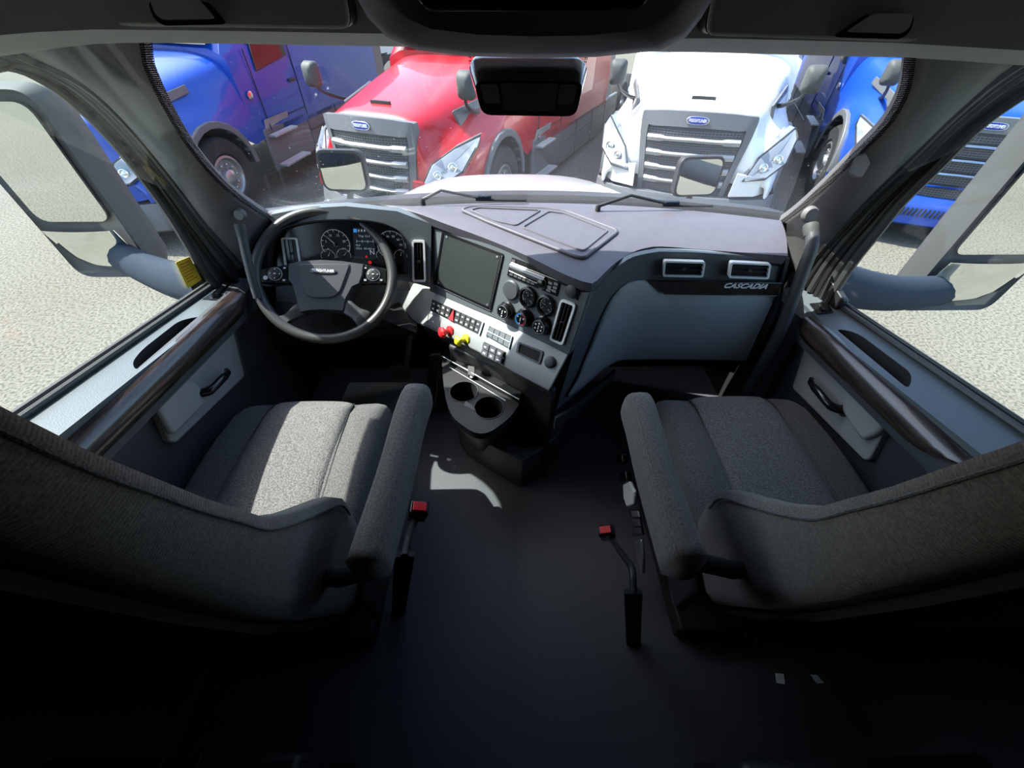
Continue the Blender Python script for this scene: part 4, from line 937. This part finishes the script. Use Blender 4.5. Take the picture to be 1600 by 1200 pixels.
# park brake knobs
for x, y, mm, nm in ((703, 517, 'red', 'red_brake_knob'), (728, 530, 'yellow', 'yellow_brake_knob')):
    c = SV.at(x, y, 0); ax_ = (SV.n + V((-.25, -.1, -.35))).normalized()
    m = MB(); m.lathe(c, ax_, [(.018, -.004), (.018, .004), (.010, .008), (.010, .030)], 18); kb = sub(m, nm, mm, smooth=35)
    m = MB(); sh = 8 if mm == 'red' else 4; prof = [(.012, .024), (.021, .030), (.021, .037), (.014, .042)]; m.lathe(c, ax_, prof, sh); sub(m, 'knob_head', mm, kb, bevel=.002, smooth=20)
    m = MB(); m.lathe(c, ax_, [(.010, .0422), (.009, .044)], 12); sub(m, 'knob_label', 'red' if mm == 'red' else 'yellow', kb)
# small door on the silver strip
q = pq(SV, [(670, 488), (690, 496), (686, 517), (667, 508)], 0)
m = MB(); frame(m, q, (.03, .03), .006, 0, .0012); sub(m, 'small_cover', 'dark')
# open slot
q = pq(SV, [(811, 534), (850, 549), (844, 570), (807, 551)], 0)
m = MB(); frame(m, q, (.08, .13), .006, -.002, .005); sl = sub(m, 'open_slot', 'dark', smooth=40)
m = MB(); m.prism(q.loop(.07, .12, .93, .88, .001), SV.n*.0005); sub(m, 'slot_back', 'void', sl)

# passenger side
def yp(x, z):
    t = min(max((x-.13)/.32, 0), 1); return 1.052 + .03*(z-.87) - .16*(1-t)**2
PFw = lambda off: (lambda p: p.y - yp(p.x, p.z) - off)
tl = [(927, 449), (938, 439), (948, 430), (962, 419), (976, 408), (990, 401), (1005, 397), (1030, 393), (1080, 394), (1140, 398), (1226, 405)]
bl = [(868, 642), (880, 632), (892, 622), (905, 611), (922, 596), (938, 582), (952, 571), (970, 563), (1030, 562), (1100, 563), (1166, 565)]
rows = []
for t in [k/9 for k in range(10)]: rows.append(resample([hit(*mid(a, b, t), PFw(.014)) for a, b in zip(tl, bl)], 30))
m = MB(); m.shell(rows, (0, .02, 0)); sub(m, 'passenger_face', 'wrap', smooth=60)
gT = [(889, 614), (905, 584), (922, 540), (934, 508), (947, 480), (962, 456), (985, 440), (1016, 438), (1035, 457), (1125, 459), (1212, 462)]
gB = [(889, 619), (905, 609), (922, 595), (932, 586), (942, 578), (952, 570), (965, 563), (985, 561), (1050, 561), (1110, 562), (1166, 563)]
rows = []
for t in (0, .03, .1, .25, .4, .55, .7, .85, .95, 1):
    rr = []
    for k, (a, b) in enumerate(zip(gT, gB)):
        e = .012*(1-abs(2*t-1)**4)
        rr.append(hit(*mid(a, b, t), PFw(.010-e)))
    rows.append(resample(rr, 32))
m = MB(); m.shell(rows, (0, .004, 0)); gv = sub(m, 'glovebox', 'glove', smooth=70)
PP = Plane((.3, yp(.6, .87), .87), (.8, yp(.6, .87), .87), (.6, yp(.6, .6), .6))
q = pq(PP, [(1014, 437), (1220, 440), (1215, 460), (1036, 457)], 0)
m = MB(); m.prism(q.loop(), PP.n*.008); wd = sub(m, 'wood_strip', 'wood', bevel=.002)
m = MB(); m.tube([q(0, 0, .009), q(1, 0, .009)], .0012, 5); m.tube([q(0, 1, .009), q(1, 1, .009)], .0012, 5); sub(m, 'strip_edge', 'gloss', wd)
a = PP.at(1131, 446, .0095); b = PP.at(1198, 447.5, .0095)
dtext('model_lettering', 'CASCADIA', .024, (a+b)/2+V((0, 0, -.001)), b-a, V((0, 0, 1)), 'frame', wd, depth=.001, fit=(b-a).length, shear=.35, bold=.0006)
vent(PP, [(1036, 405), (1101, 407), (1097, 431), (1034, 430)], False, n=3, w=(.045, .11), dd=.010, rad=.008)
vent(PP, [(1140, 407), (1203, 410), (1199, 434), (1136, 432)], False, n=3, w=(.045, .11), dd=.010, rad=.008)
# end cap of the dash, right
m = MB(); e = [PP.at(1228, 404), PP.at(1216, 462), PP.at(1204, 500), PP.at(1168, 563)]; m.prism([e[0], e[1], e[2], e[3], e[3]+V((0, .3, 0)), e[0]+V((0, .18, 0))], (.012, 0, 0)); sub(m, 'end_cap', 'darker')

# centre console under the dash: tiered body with cup holders
r = empty('cup_holder_console', (-.05, .95, 0), 'black floor console with cup holders below the grey switch panel', 'console'); o = r.location
def cb_(mb, name, m, parent=r, **k): mb.v = [tuple(V(p)-o) for p in mb.v]; return mb.build(name, m, parent, **k)
tz = .42
outer = [az(x, y, tz) for x, y in [(690, 557), (692, 590), (697, 625), (707, 650), (722, 664), (742, 676), (762, 676), (782, 664), (800, 648), (813, 628)]]
outer = smoothpts(outer, 3)
cups = []
for x, y, rr in ((725, 612, .050), (764, 637, .050)):
    c = az(x, y, tz); cups.append([c+V((cos(a)*rr, sin(a)*rr, 0)) for a in [2*pi*k/28 for k in range(28)]])
m = MB(); prism_holes(m, outer, cups, (0, 0, -.03)); cb_(m, 'cup_tray', 'darker', bevel=.002)
for L in cups:
    m = MB(); cc = sum(L, V())/len(L); lo = [cc+(p-cc)*.86+V((0, 0, -.09)) for p in L]
    m.loft([L, lo], closed=True); m.add(lo, [tuple(range(len(lo)))]); cup = cb_(m, 'cup_holder', 'void')
    m = MB(); m.tube([p+V((0, 0, .001)) for p in L], .002, 6, closed=True); m.v = [tuple(V(p)-o) for p in m.v]; m.build('cup_rim', 'dark', cup)
cc = sum(outer, V())/len(outer)
m = MB(); rows = [[cc+(p-cc)*k+V((0, .045*j, -d)) for p in outer] for j, (k, d) in enumerate([(.995, .02), (.90, .12), (.72, .25), (.62, .40)])]
m.loft(rows, closed=True, caps=False); cb_(m, 'console_front', 'darker', smooth=60)
q = Quad(az(727, 625, .43), az(741, 634, .43), az(752, 664, .40), az(718, 648, .40))
m = MB(); m.prism(q.loop(r=.01), (0, 0, -.02)); cb_(m, 'can_clip', 'gloss', bevel=.004)
# shelf slot behind the cups
m = MB(); m.prism([az(690, 556, .44), az(813, 625, .44), az(824, 610, .44)+V((0, .05, 0)), az(700, 545, .44)+V((0, .06, 0))], (0, 0, -.05)); sh = cb_(m, 'drawer', 'gloss', bevel=.004)
m = MB(); m.tube([az(690, 556, .442), az(811, 624, .442)], .0018, 6); m.tube([az(703, 574, .424), az(790, 626, .424)], .0018, 6); cb_(m, 'bright_edges', 'satin')
m = MB(); m.lathe(az(737, 589, .43), (0, -.3, 1), [(.006, 0), (.006, .004), (.003, .006)], 12); cb_(m, 'white_button', 'paper')
q = Quad(az(731, 571, .45), az(741, 573, .45), az(741, 588, .44), az(731, 585, .44)); m = MB(); m.prism(q.loop(r=.003), (0, 0, -.01)); cb_(m, 'latch', 'darker')
# rear body block and low tier with third cup
m = MB(); m.prism([az(x, y, .5) for x, y in [(700, 540), (760, 565), (820, 595), (866, 618)]] + [V((.20, 1.22, .5)), V((-.22, 1.40, .5))], (0, 0, -.5)); cb_(m, 'console_body', 'darker', bevel=.01)
lt = [az(x, y, .20) for x, y in [(712, 650), (724, 668), (764, 694), (817, 720), (848, 700), (872, 680), (886, 640), (872, 610), (770, 600)]]
c = az(820, 686, .20); hole = [c+V((cos(a)*.040, sin(a)*.040, 0)) for a in [2*pi*k/24 for k in range(24)]]
m = MB(); prism_holes(m, lt, [hole], (0, 0, -.19)); cb_(m, 'low_tray', 'dark', bevel=.004)
m = MB(); m.loft([hole, [p+V((0, 0, -.08)) for p in hole]], closed=True); m.add([p+V((0, 0, -.08)) for p in hole], [tuple(range(24))]); cb_(m, 'low_cup_holder', 'void')
# curved kick shelf on the passenger side
m = MB(); m.shell([[az(868, 655, .42), az(893, 640, .42), az(920, 615, .42), az(950, 590, .43), az(962, 580, .44)], [az(866, 672, .36), az(896, 652, .36), az(924, 625, .36), az(956, 594, .38), az(964, 584, .40)]], (.0, .02, -.01)); cb_(m, 'kick_lip', 'dark', smooth=60)

# ================================================================ STEERING WHEEL
WC = V((-.643, 1.177, .757)); WN = V((.143, -.661, .737)).normalized()
PW = Plane(WC, WC+WN.orthogonal(), WC+WN.cross(WN.orthogonal()))
r = empty('steering_wheel', WC, 'black steering wheel in front of the instrument cluster', 'steering wheel')
def wb(mb, name, m, parent=r, **k): mb.v = [tuple(V(p)-WC) for p in mb.v]; return mb.build(name, m, parent, **k)
wu = V((1, 0, 0)); wu = (wu-WN*wu.dot(WN)).normalized(); wv = WN.cross(wu)
if wv.z < 0: wv = -wv
m = MB(); m.tube([WC+(wu*cos(a)+wv*sin(a))*.212 for a in [2*pi*k/72 for k in range(72)]], .0165, 14, closed=True); wb(m, 'rim', 'rim', smooth=80)
def W(x, y, off=0): return PW.at(x, y, off)
hub = [(451, 412), (470, 408), (501, 406), (535, 408), (570, 413), (568, 430), (563, 443), (552, 448), (542, 466), (537, 487), (520, 486), (501, 485), (485, 486), (470, 489), (465, 478), (463, 468), (456, 444), (451, 438)]
H = [W(*p, .005) for p in hub]; hc = sum(H, V())/len(H)
m = MB(); m.loft([[hc+(p-hc)*1.0-WN*.045 for p in H], H, [hc+(p-hc)*.96+WN*.006 for p in H]], closed=True, caps=True); hb = wb(m, 'hub', 'hub', smooth=35)
sc_ = [(466, 412), (549, 412), (533, 455), (526, 463), (515, 466), (490, 466), (480, 463), (474, 452)]
K = roundpoly([W(*p, .0115) for p in sc_], .012); kc = sum(K, V())/len(K)
m = MB(); m.loft([K, [kc+(p-kc)*.93+WN*.005 for p in K]], closed=True, caps=True); wb(m, 'hub_cover', 'hub', hb, smooth=30)
bc = W(505.5, 423.5, .018); P = []
for k in range(28):
    a = 2*pi*k/28; x = (abs(cos(a))**.6)*(1 if cos(a) > 0 else -1)*.040; z = (abs(sin(a)))*(1 if sin(a) > 0 else -1)*.0085; P.append(bc+wu*x+wv*z)
m = MB(); m.prism(P, WN*.002); bd = wb(m, 'badge', 'chrome', hb, bevel=.0006)
m = MB(); m.prism([bc+(p-bc)*.9+WN*.002 for p in P], WN*.0004); wb(m, 'badge_field', 'darker', hb)
text('badge_lettering', 'FREIGHTLINER', .012, bc+WN*.0026-WC, wu, wv, 'frame', hb, depth=.0004, fit=.066, bold=.0002)
for side, pd in ((-1, [(404, 421), (451, 413), (454, 443), (404, 441)]), (1, [(571, 413), (604, 420), (603, 443), (562, 443)])):
    L = [W(*p, .004) for p in pd]; m = MB(); m.prism(roundpoly(L, .005), -WN*.022); sp = wb(m, 'upper_spoke', 'gloss', bevel=.002)
    c = W(*((430, 428) if side < 0 else (583, 429)), .0045)
    m = MB(); m.tube([c+(wu*cos(a)+wv*sin(a))*.021+WN*.001 for a in [2*pi*k/24 for k in range(24)]], .0011, 5, closed=True); wb(m, 'control_ring', 'satin', sp)
    m = MB(); m.lathe(c, WN, [(.019, 0), (.019, .003), (.015, .005), (.004, .004)], 24); pdl = wb(m, 'control_pad', 'darker', sp, smooth=35)
    m = MB()
    for k in range(4):
        a = pi/2*k; m.box(c+(wu*cos(a)+wv*sin(a))*.0145+WN*.0052, (.0035, .0035, .001))
    m.box(c+WN*.0052, (.006, .004, .001)); wb(m, 'control_marks', 'icon', sp)
    for dx, dy in (((-15, 6), (15, -9), (14, 10)) if side < 0 else ((-12, -9), (-12, 10), (13, 10))):
        e = W((430 if side < 0 else 583)+dx, 428+dy, .0045); m = MB(); m.box(e, (.012, .010, .004), Matrix((wu, wv, WN)).transposed()); bt = wb(m, 'button', 'darker', sp, bevel=.0015)
        m = MB(); m.box(e+WN*.0022, (.006, .003, .0006), Matrix((wu, wv, WN)).transposed()); wb(m, 'control_marks', 'icon', sp)
    if side < 0: m = MB(); m.lathe(W(415, 434, .0065), WN, [(.007, 0), (.007, .001)], 16); wb(m, 'round_button', 'satin', sp)
for L in ([(463, 474), (474, 490), (452, 503), (440, 515), (432, 508), (427, 497), (446, 490)], [(543, 468), (536, 487), (550, 498), (561, 510), (571, 502), (578, 488), (562, 481)]):
    P = smoothpts([W(*p, .003) for p in L], 3, closed=True); pc = sum(P, V())/len(P)
    m = MB(); m.loft([[p-WN*.014 for p in P], P, [pc+(p-pc)*.8+WN*.004 for p in P]], closed=True, caps=True); wb(m, 'lower_spoke', 'rim', smooth=50)
# column and stalks
r = empty('steering_column', WC-WN*.06, 'black steering column shroud behind the wheel', 'steering column'); o2 = r.location.copy()
m = MB(); m.lathe((0, 0, 0), -WN, [(.05, 0), (.062, .03), (.065, .12), (.055, .30), (.03, .32)], 24); m.build('shroud', 'darker', r, smooth=40)
def st_(mb, name, m, **k): mb.v = [tuple(V(p)-o2) for p in mb.v]; return mb.build(name, m, r, **k)
c1 = W(622, 438, -.05); c2 = W(636, 455, -.05)
m = MB(); m.tube([WC-WN*.06+wu*.05, W(600, 442, -.05), W(615, 446, -.05)], .008, 8); st_(m, 'gear_stalk', 'darker')
m = MB(); m.loft([[c+V(a)*1 for a in ((-.022, 0, .016), (.022, 0, .016), (.022, 0, -.016), (-.022, 0, -.016))] for c in (W(618, 444, -.04), W(632, 448, -.05))], closed=True, caps=True); st_(m, 'stalk_end', 'satin', bevel=.004)
m = MB(); m.tube([WC-WN*.06-wu*.05, W(420, 446, -.05), W(400, 440, -.05)], .007, 8); st_(m, 'left_stalk', 'darker')

# ================================================================ SEATS
def interp(tab, z):
    if z <= tab[0][0]: return tab[0][1]
    for (a, b), (c, d) in zip(tab, tab[1:]):
        if z <= c: return b+(d-b)*(z-a)/(c-a)
    return tab[-1][1]
YF = [(.30, .40), (.45, .44), (.56, .455), (.62, .45), (.66, .43), (.73, .375), (.80, .325), (.86, .29), (1.0, .25), (1.15, .215), (1.25, .20), (1.45, .17), (1.62, .15)]
YR = [(.30, .31), (.45, .255), (.63, .20), (.8, .17), (1.0, .145), (1.2, .125), (1.45, .09), (1.62, .085)]
def make_seat(side, name, label):
    cx = side*.668; r = empty(name, (cx, .55, 0), label, 'seat'); o = r.location
    def sb(mb, nm, m, parent=r, **k): mb.v = [tuple(V(p)-o) for p in mb.v]; return mb.build(nm, m, parent, **k)
    # cushion
    rows = []
    for k in range(13):
        t = k/12; y = .40 + .475*t; e = 1-(max(0, t-.80)/.2)**2.2*.55; hw = .245*(1-.10*max(0, t-.5)**1.5*2)*(1 if t < .97 else .98)
        zt_ = .505+.012*sin(pi*min(t*1.1, 1)) - .05*max(0, (t-.82)/.18)**2; zb_ = .385
        row = []
        for x, z in ((-1, .15), (-1.0, .6), (-.95, .92), (-.84, 1.04), (-.62, 1.0), (-.55, .955), (-.3, .965), (0, .97), (.3, .965), (.55, .955), (.62, 1.0), (.84, 1.04), (.95, .92), (1.0, .6), (1, .15)):
            row.append((cx+x*hw, y+(.0 if t < 1 else 0), zb_+(zt_-zb_)*z))
        row += [(cx+.8*hw, y, zb_), (cx-.8*hw, y, zb_)]
        rows.append(row)
    f = [V((cx+(p[0]-cx)*.93, .888, .385+(p[2]-.385)*.72)) for p in rows[-1]]
    rows.append(f)
    m = MB(); m.loft(rows, closed=True, caps=True); cu = sb(m, 'cushion', 'seat', smooth=70)
    ins = MB(); rr = []
    for k in range(11):
        t = k/10; y = .42+.43*t; hw = .135*(1.0-.08*t); zt_ = .508+.008*sin(pi*t) - .045*max(0, (y-.79)/.085)**2*.7
        rr.append([(cx+u*hw, y, zt_ + .003 + .006*(1-u*u)-.010*abs(u)**8) for u in [j/6 for j in range(-6, 7)]])
    ins.shell(rr, (0, 0, -.012)); sb(ins, 'cushion_insert', 'seatin', cu, smooth=80)
    sm = MB()
    for u in (-1, 1): sm.tube([V(p[0 if u < 0 else -1])+V((u*.002, 0, .001)) for p in rr], .0022, 6)
    sm.tube([V(p)+V((0, 0, .001)) for p in rr[0]], .0022, 6)
    sb(sm, 'cushion_seam', 'darker', cu)
    # backrest
    rows = []
    zs_ = [.30, .36, .45, .52, .57, .62, .66, .70, .75, .80, .86, .93, 1.0, 1.08, 1.15, 1.25, 1.35, 1.45, 1.52, 1.56]
    for z in zs_:
        yf = interp(YF, z); yr = interp(YR, z); hw = .245 if z < 1.2 else .245-.10*((z-1.2)/.36)**2
        if z > 1.5: yf -= .02*(z-1.5)/.06; yr += .02*(z-1.5)/.06
        dip = interp([(.3, .0), (.5, .05), (.65, .09), (.8, .05), (1.0, .035), (1.5, .02)], z); d = yf-yr
        row = []
        for u, v in ((-.93, 0), (-1.0, .16), (-1.0, .80), (-.97, .96), (-.88, 1.0), (-.76, .92)): row.append((cx+u*hw, yr+d*v if v < .9 else yf-(1-v)*.1, z))
        for u in (-.55, -.25, 0, .25, .55): row.append((cx+u*hw, max(yf-dip, yr+.02), z))
        for u, v in ((.76, .92), (.88, 1.0), (.97, .96), (1.0, .80), (1.0, .16), (.93, 0)): row.append((cx+u*hw, yr+d*v if v < .9 else yf-(1-v)*.1, z))
        row += [(cx+.5*hw, yr-.012, z), (cx, yr-.016, z), (cx-.5*hw, yr-.012, z)]
        rows.append(row)
    m = MB(); m.loft(rows, closed=True, caps=True); bk = sb(m, 'backrest', 'ribbed', smooth=80)
    for sx in (-1, 1):
        bk_seam = MB()
        pts = []
        for z in zs_[4:-3]:
            yf = interp(YF, z); hw = .245 if z < 1.2 else .245-.10*((z-1.2)/.36)**2; pts.append((cx+sx*(.995*hw+.001), yf-.022, z))
        bk_seam.tube(smoothpts(pts, 3), .0028, 6); sb(bk_seam, 'backrest_piping', 'seat', bk)
    sh = MB(); rr = []
    for z in (.27, .35, .5, .7, .9, 1.1, 1.3, 1.45):
        yr = interp(YR, z)-.018; w_ = .205 if z > .3 else .19; rr.append([(cx+u*w_, yr-.016*(1-abs(u)**3)-.006, z) for u in (-1, -.8, -.4, 0, .4, .8, 1)])
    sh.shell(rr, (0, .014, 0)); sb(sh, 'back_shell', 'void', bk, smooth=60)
    # armrest on the aisle side
    s_ = -side                                            # towards the aisle
    ai = cx + s_*.38
    pts = [(ai+side*-.012, .715, .695), (ai, .60, .70), (ai+side*.006, .45, .70), (ai+side*.016, .32, .70), (ai+side*.024, .25, .695)]
    if side > 0: pts = [(.272, .675, .690), (.268, .58, .70), (.262, .45, .70), (.262, .32, .70), (.266, .24, .695)]
    C_ = smoothpts(pts, 4); rows = []
    for i, p in enumerate(C_):
        t = i/(len(C_)-1); e = min(1, (t/.10)) if t < .10 else (min(1, (1-t)/.06) if t > .94 else 1); e = math.sqrt(max(.12, 1-(1-e)**2)); kx = .037*e*(1-.06*sin(pi*t)); kz = .052*e
        ring = []
        for j in range(16):
            a = 2*pi*j/16; ring.append(p + V((kx*abs(cos(a))**.62*(1 if cos(a) > 0 else -1), 0, kz*abs(sin(a))**.62*(1 if sin(a) > 0 else -1))))
        rows.append(ring)
    m = MB(); m.loft(rows, closed=True, caps=True); arm = sb(m, 'armrest', 'ribbed', smooth=80)
    m = MB(); m.tube([(ai+side*.02, .27, .68), (ai+side*.09, .27, .64), (ai+side*.15, .29, .58)], .018, 10); sb(m, 'armrest_bracket', 'darker', smooth=50)
    # base, pan, suspension
    m = MB(); m.box((cx, .60, .355), (.44, .50, .06)); sb(m, 'seat_pan', 'darker', bevel=.02)
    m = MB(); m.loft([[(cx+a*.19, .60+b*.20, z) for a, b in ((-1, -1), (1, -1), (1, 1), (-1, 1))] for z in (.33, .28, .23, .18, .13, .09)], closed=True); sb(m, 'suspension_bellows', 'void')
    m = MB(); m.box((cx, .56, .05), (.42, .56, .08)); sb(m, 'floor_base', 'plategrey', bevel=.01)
    m = MB(); sx_ = cx+s_*.262
    m.prism([(sx_, .28, .30), (sx_, .76, .34), (sx_, .82, .42), (sx_, .78, .47), (sx_, .40, .46), (sx_, .28, .42)], (s_*.03, 0, 0)); sc2 = sb(m, 'side_cover', 'darker', bevel=.01)
    return r, o, sb, sx_+s_*.032
DS, o1, sb1, x_1 = make_seat(-1, 'driver_seat', 'sunlit fabric driver seat behind the steering wheel')
PSs, o2_, sb2, x_2 = make_seat(1, 'passenger_seat', 'dark grey fabric passenger seat in shade, controls on its aisle side')
# controls on the passenger seat side
def sidep(pts, d, name, m, x=x_2, **k):
    mb = MB(); mb.prism(roundpoly([ax(a, b, x) for a, b in pts], .006), (-d, 0, 0)); return sb2(mb, name, m, **k)
sidep([(978, 757), (988, 752), (996, 768), (994, 788), (984, 792), (979, 778)], .012, 'white_lever', 'paper', bevel=.004)
sw = sidep([(985, 796), (1000, 796), (1007, 836), (992, 838)], .006, 'switch_plate', 'gloss')
for a, b in ((798, 808), (811, 822), (824, 834)): 
    mb = MB(); mb.prism([ax(988+(a-798)*.12, a, x_2-.007), ax(999+(a-798)*.12, a, x_2-.007), ax(1001+(a-798)*.12, b, x_2-.007), ax(990+(a-798)*.12, b, x_2-.007)], (-.005, 0, 0)); mb.v = [tuple(V(p)-o2_) for p in mb.v]; mb.build('rocker_switch', 'satin' if a == 798 else 'dark', PSs, bevel=.001)
sidep([(995, 845), (1006, 842), (1009, 870), (1008, 897), (1000, 880)], .010, 'grey_lever', 'satin', bevel=.003)
sidep([(968, 712), (980, 708), (982, 724), (972, 726)], .02, 'black_lever', 'gloss', bevel=.003)
sidep([(975, 738), (986, 736), (988, 752), (977, 754)], .02, 'black_lever', 'gloss', bevel=.003)

# seat belt buckles
def buckle(px, py, X, foot, base, floor, label, w=.025):
    c = ax(px, py, X); r = empty('seat_belt_buckle', c, label, 'buckle'); f = ax(*foot, X) - c; d = (f.normalized()*.45 + (c-CAM).normalized()).normalized()
    sd = V((1, 0, 0)); sd = (sd-d*sd.dot(d)).normalized(); up = d.cross(sd)
    def ring(p, a, b): return [p+sd*a*x+up*b*y for x, y in ((-1, -1), (1, -1), (1, 1), (-1, 1))]
    m = MB(); m.loft([ring(-d*.0, w*.9, .016), ring(d*.012, w, .018), ring(d*.06, w*.9, .017), ring(d*.075, w*.5, .010)], closed=True, caps=True); b = m.build('buckle_case', 'gloss', r, bevel=.003)
    m = MB(); m.loft([ring(-d*.002, w*.7, .012), ring(-d*.005, w*.66, .010)], closed=True, caps=True); m.build('release_button', 'red', b, bevel=.001)
    m = MB(); e = f; m.tube(smoothpts([d*.07, d*.05+e*.6, e+d*.02, ax(*base, X)-c], 4), .009, 8); m.build('stalk', 'darker', r, smooth=60)
    m = MB(); bb = ax(*base, X)-c; bb.z = max(bb.z, .03-c.z); gz = .002-c.z; fz = az(*floor, .002)-c; m.prism([bb+V((-.022, 0, 0)), bb+V((.022, 0, 0)), fz+V((.022, 0, 0)), fz+V((-.022, 0, 0))], (0, .012, 0)); m.build('strap', 'darker', r)
buckle(946, 828, .25, (985, 885), (990, 928), (990, 1008), 'red-buttoned belt buckle on a stalk beside the passenger seat')
buckle(656, 792, -.28, (640, 835), (632, 870), (622, 960), 'red-buttoned belt buckle beside the driver armrest')

# ================================================================ PEDALS, HANDLES, SMALL THINGS
q = Quad(az(672, 553, .30), az(689, 552, .30), az(680, 640, .05), az(661, 640, .05))
r = empty('accelerator_pedal', q(.5, .9), 'long ribbed black accelerator pedal left of the floor console', 'pedal'); o = r.location
m = MB(); m.prism([p-o for p in q.loop(r=.008)], (0, .015, -.008)); pd = m.build('pedal_plate', 'silver', r, bevel=.003)
m = MB()
for k in range(7):
    u = .07+.125*k; m.tube([q(u, .03, .002)-o, q(u, .97, .002)-o], .003, 5)
m.build('ribs', 'darker', pd)
q = Quad(az(608, 572, .24), az(640, 572, .24), az(640, 592, .18), az(610, 592, .18))
r = empty('brake_pedal', q(.5, .5), 'black brake pedal on a steel arm beneath the steering wheel', 'pedal'); o = r.location
m = MB(); m.prism([p-o for p in q.loop(r=.008)], (0, .02, -.01)); pd = m.build('pedal_pad', 'wrap', r, bevel=.003)
m = MB()
for k in range(5): m.tube([q(.06, .1+.2*k, .002)-o, q(.94, .1+.2*k, .002)-o], .0035, 5)
m.build('ribs', 'dark', pd)
m = MB(); m.tube([q(.8, .3)-o+V((0, .02, 0)), az(640, 520, .50)-o+V((0, .06, 0))], .012, 8); m.build('pedal_arm', 'satin', r)
q = Quad(az(545, 597, .03), az(655, 597, .03), az(650, 660, .03), az(520, 660, .03))
m = MB(); m.prism(roundpoly(list(q.c), .02), (0, 0, -.028)); tag(m.build('foot_plate', 'glove', bevel=.004), 'blue-grey plate on the floor in front of the driver seat', 'floor plate')

def grab(pts, X, label, rad):
    P = [ax(x, y, X) for x, y in pts]; r = empty('grab_handle', P[0], label, 'grab handle'); o = r.location
    P = [p+V((0, -.01, 0)) for p in P]
    m = MB(); m.tube([p-o for p in smoothpts(P, 5)], rad, 12); m.build('bar', 'dark', r, smooth=70)
    m = MB(); d = (P[0]-P[1]).normalized(); m.lathe(P[0]-o-d*.03, d, [(rad*1.05, 0), (rad*1.15, .02), (rad*1.1, .03), (rad, .034)], 16); m.build('mount_collar', 'mirrorcase', r, smooth=40)
    m = MB(); c = P[0]-o+V((0, .03, .02)); m.lathe(c, (0, -1, .2), [(rad*1.3, 0), (rad*1.2, .010), (rad, .014)], 20); m.build('mount_plate', 'pillar', r, smooth=40)
    return r
grab([(1264, 350), (1266, 380), (1253, 418), (1236, 465), (1214, 520), (1192, 562), (1165, 610)], .83, 'curved grab handle bar at the foot of the right windshield pillar', .018)
grab([(377, 350), (382, 372), (388, 400), (396, 432), (405, 462)], -.83, 'grab handle bar beside the steering wheel at the left windshield pillar', .013)
# map hook on the right pillar
c = hit(1312, 248, wsF); m = MB(); d = V((-.5, -.8, .2)).normalized()
m.loft([[c+V((.03, -.03, 0))+V(a) for a in ((-.012, 0, .03), (.03, 0, .03), (.03, 0, -.035), (0, 0, -.035))], [c+V((.0, -.045, 0))+V(a) for a in ((-.004, 0, .018), (.014, 0, .022), (.014, 0, -.022), (0, 0, -.02))]], closed=True, caps=True)
tag(m.build('pillar_clip', 'pillar', bevel=.004), 'small grey clip sticking out of the right windshield pillar', 'clip')

# tags and loose wire behind the passenger seat
for pts, lb in (([(1211, 1052), (1224, 1053), (1226, 1069), (1213, 1067)], 'white label hanging below the passenger seat back, the left one'), ([(1266, 1054), (1276, 1055), (1287, 1067), (1276, 1068)], 'white label hanging below the passenger seat back, the right one')):
    P = [az(x, y, .30) for x, y in pts]; m = MB(); m.prism(P, (0, 0, .0015)); tg = m.build('fabric_tag', 'paper'); tag(tg, lb, 'tag')
m = MB(); m.tube(smoothpts([az(1155, 960, .33), az(1168, 978, .28), az(1165, 995, .26), az(1140, 1000, .25), az(1105, 993, .25)], 5), .004, 8)
m.tube(smoothpts([az(1160, 960, .33), az(1182, 985, .28), az(1178, 1005, .26), az(1150, 1008, .25)], 5), .004, 8); tag(m.build('cable', 'gloss', smooth=70), 'thin black cable looping under the passenger seat back', 'cable')

# bunk base left and right behind the seats
r = empty('storage_cabinet', (-.74, -.5, 0), 'dark cabinet with seams behind the driver seat, bottom left corner', 'cabinet')
m = MB(); m.box((0, 0, .20), (.56, 1.06, .40)); m.build('cabinet_body', 'darker', r, bevel=.012)
m = MB()
for x in (.02, .09): m.tube([(x, .53, .402), (x-.04, -.4, .402)], .002, 5)
m.build('seam', 'dark', r)
r = empty('bunk_base', (.72, -.52, 0), 'dark vinyl covered bunk base behind the passenger seat, bottom right corner', 'bunk')
m = MB(); m.box((0, 0, .16), (.60, 1.04, .32)); m.build('base_box', 'darker', r, bevel=.015)
m = MB(); rows = [[(x*.27+.02, y*.48, .345+.02*sin(3*x+2*y)*(1-abs(x))-.02*abs(x)**4-.02*abs(y)**4) for x in [i/8 for i in range(-8, 9)]] for y in [j/8 for j in range(-8, 9)]]
m.shell(rows, (0, 0, -.02)); m.build('vinyl_cover', 'vinyl', r, smooth=80)
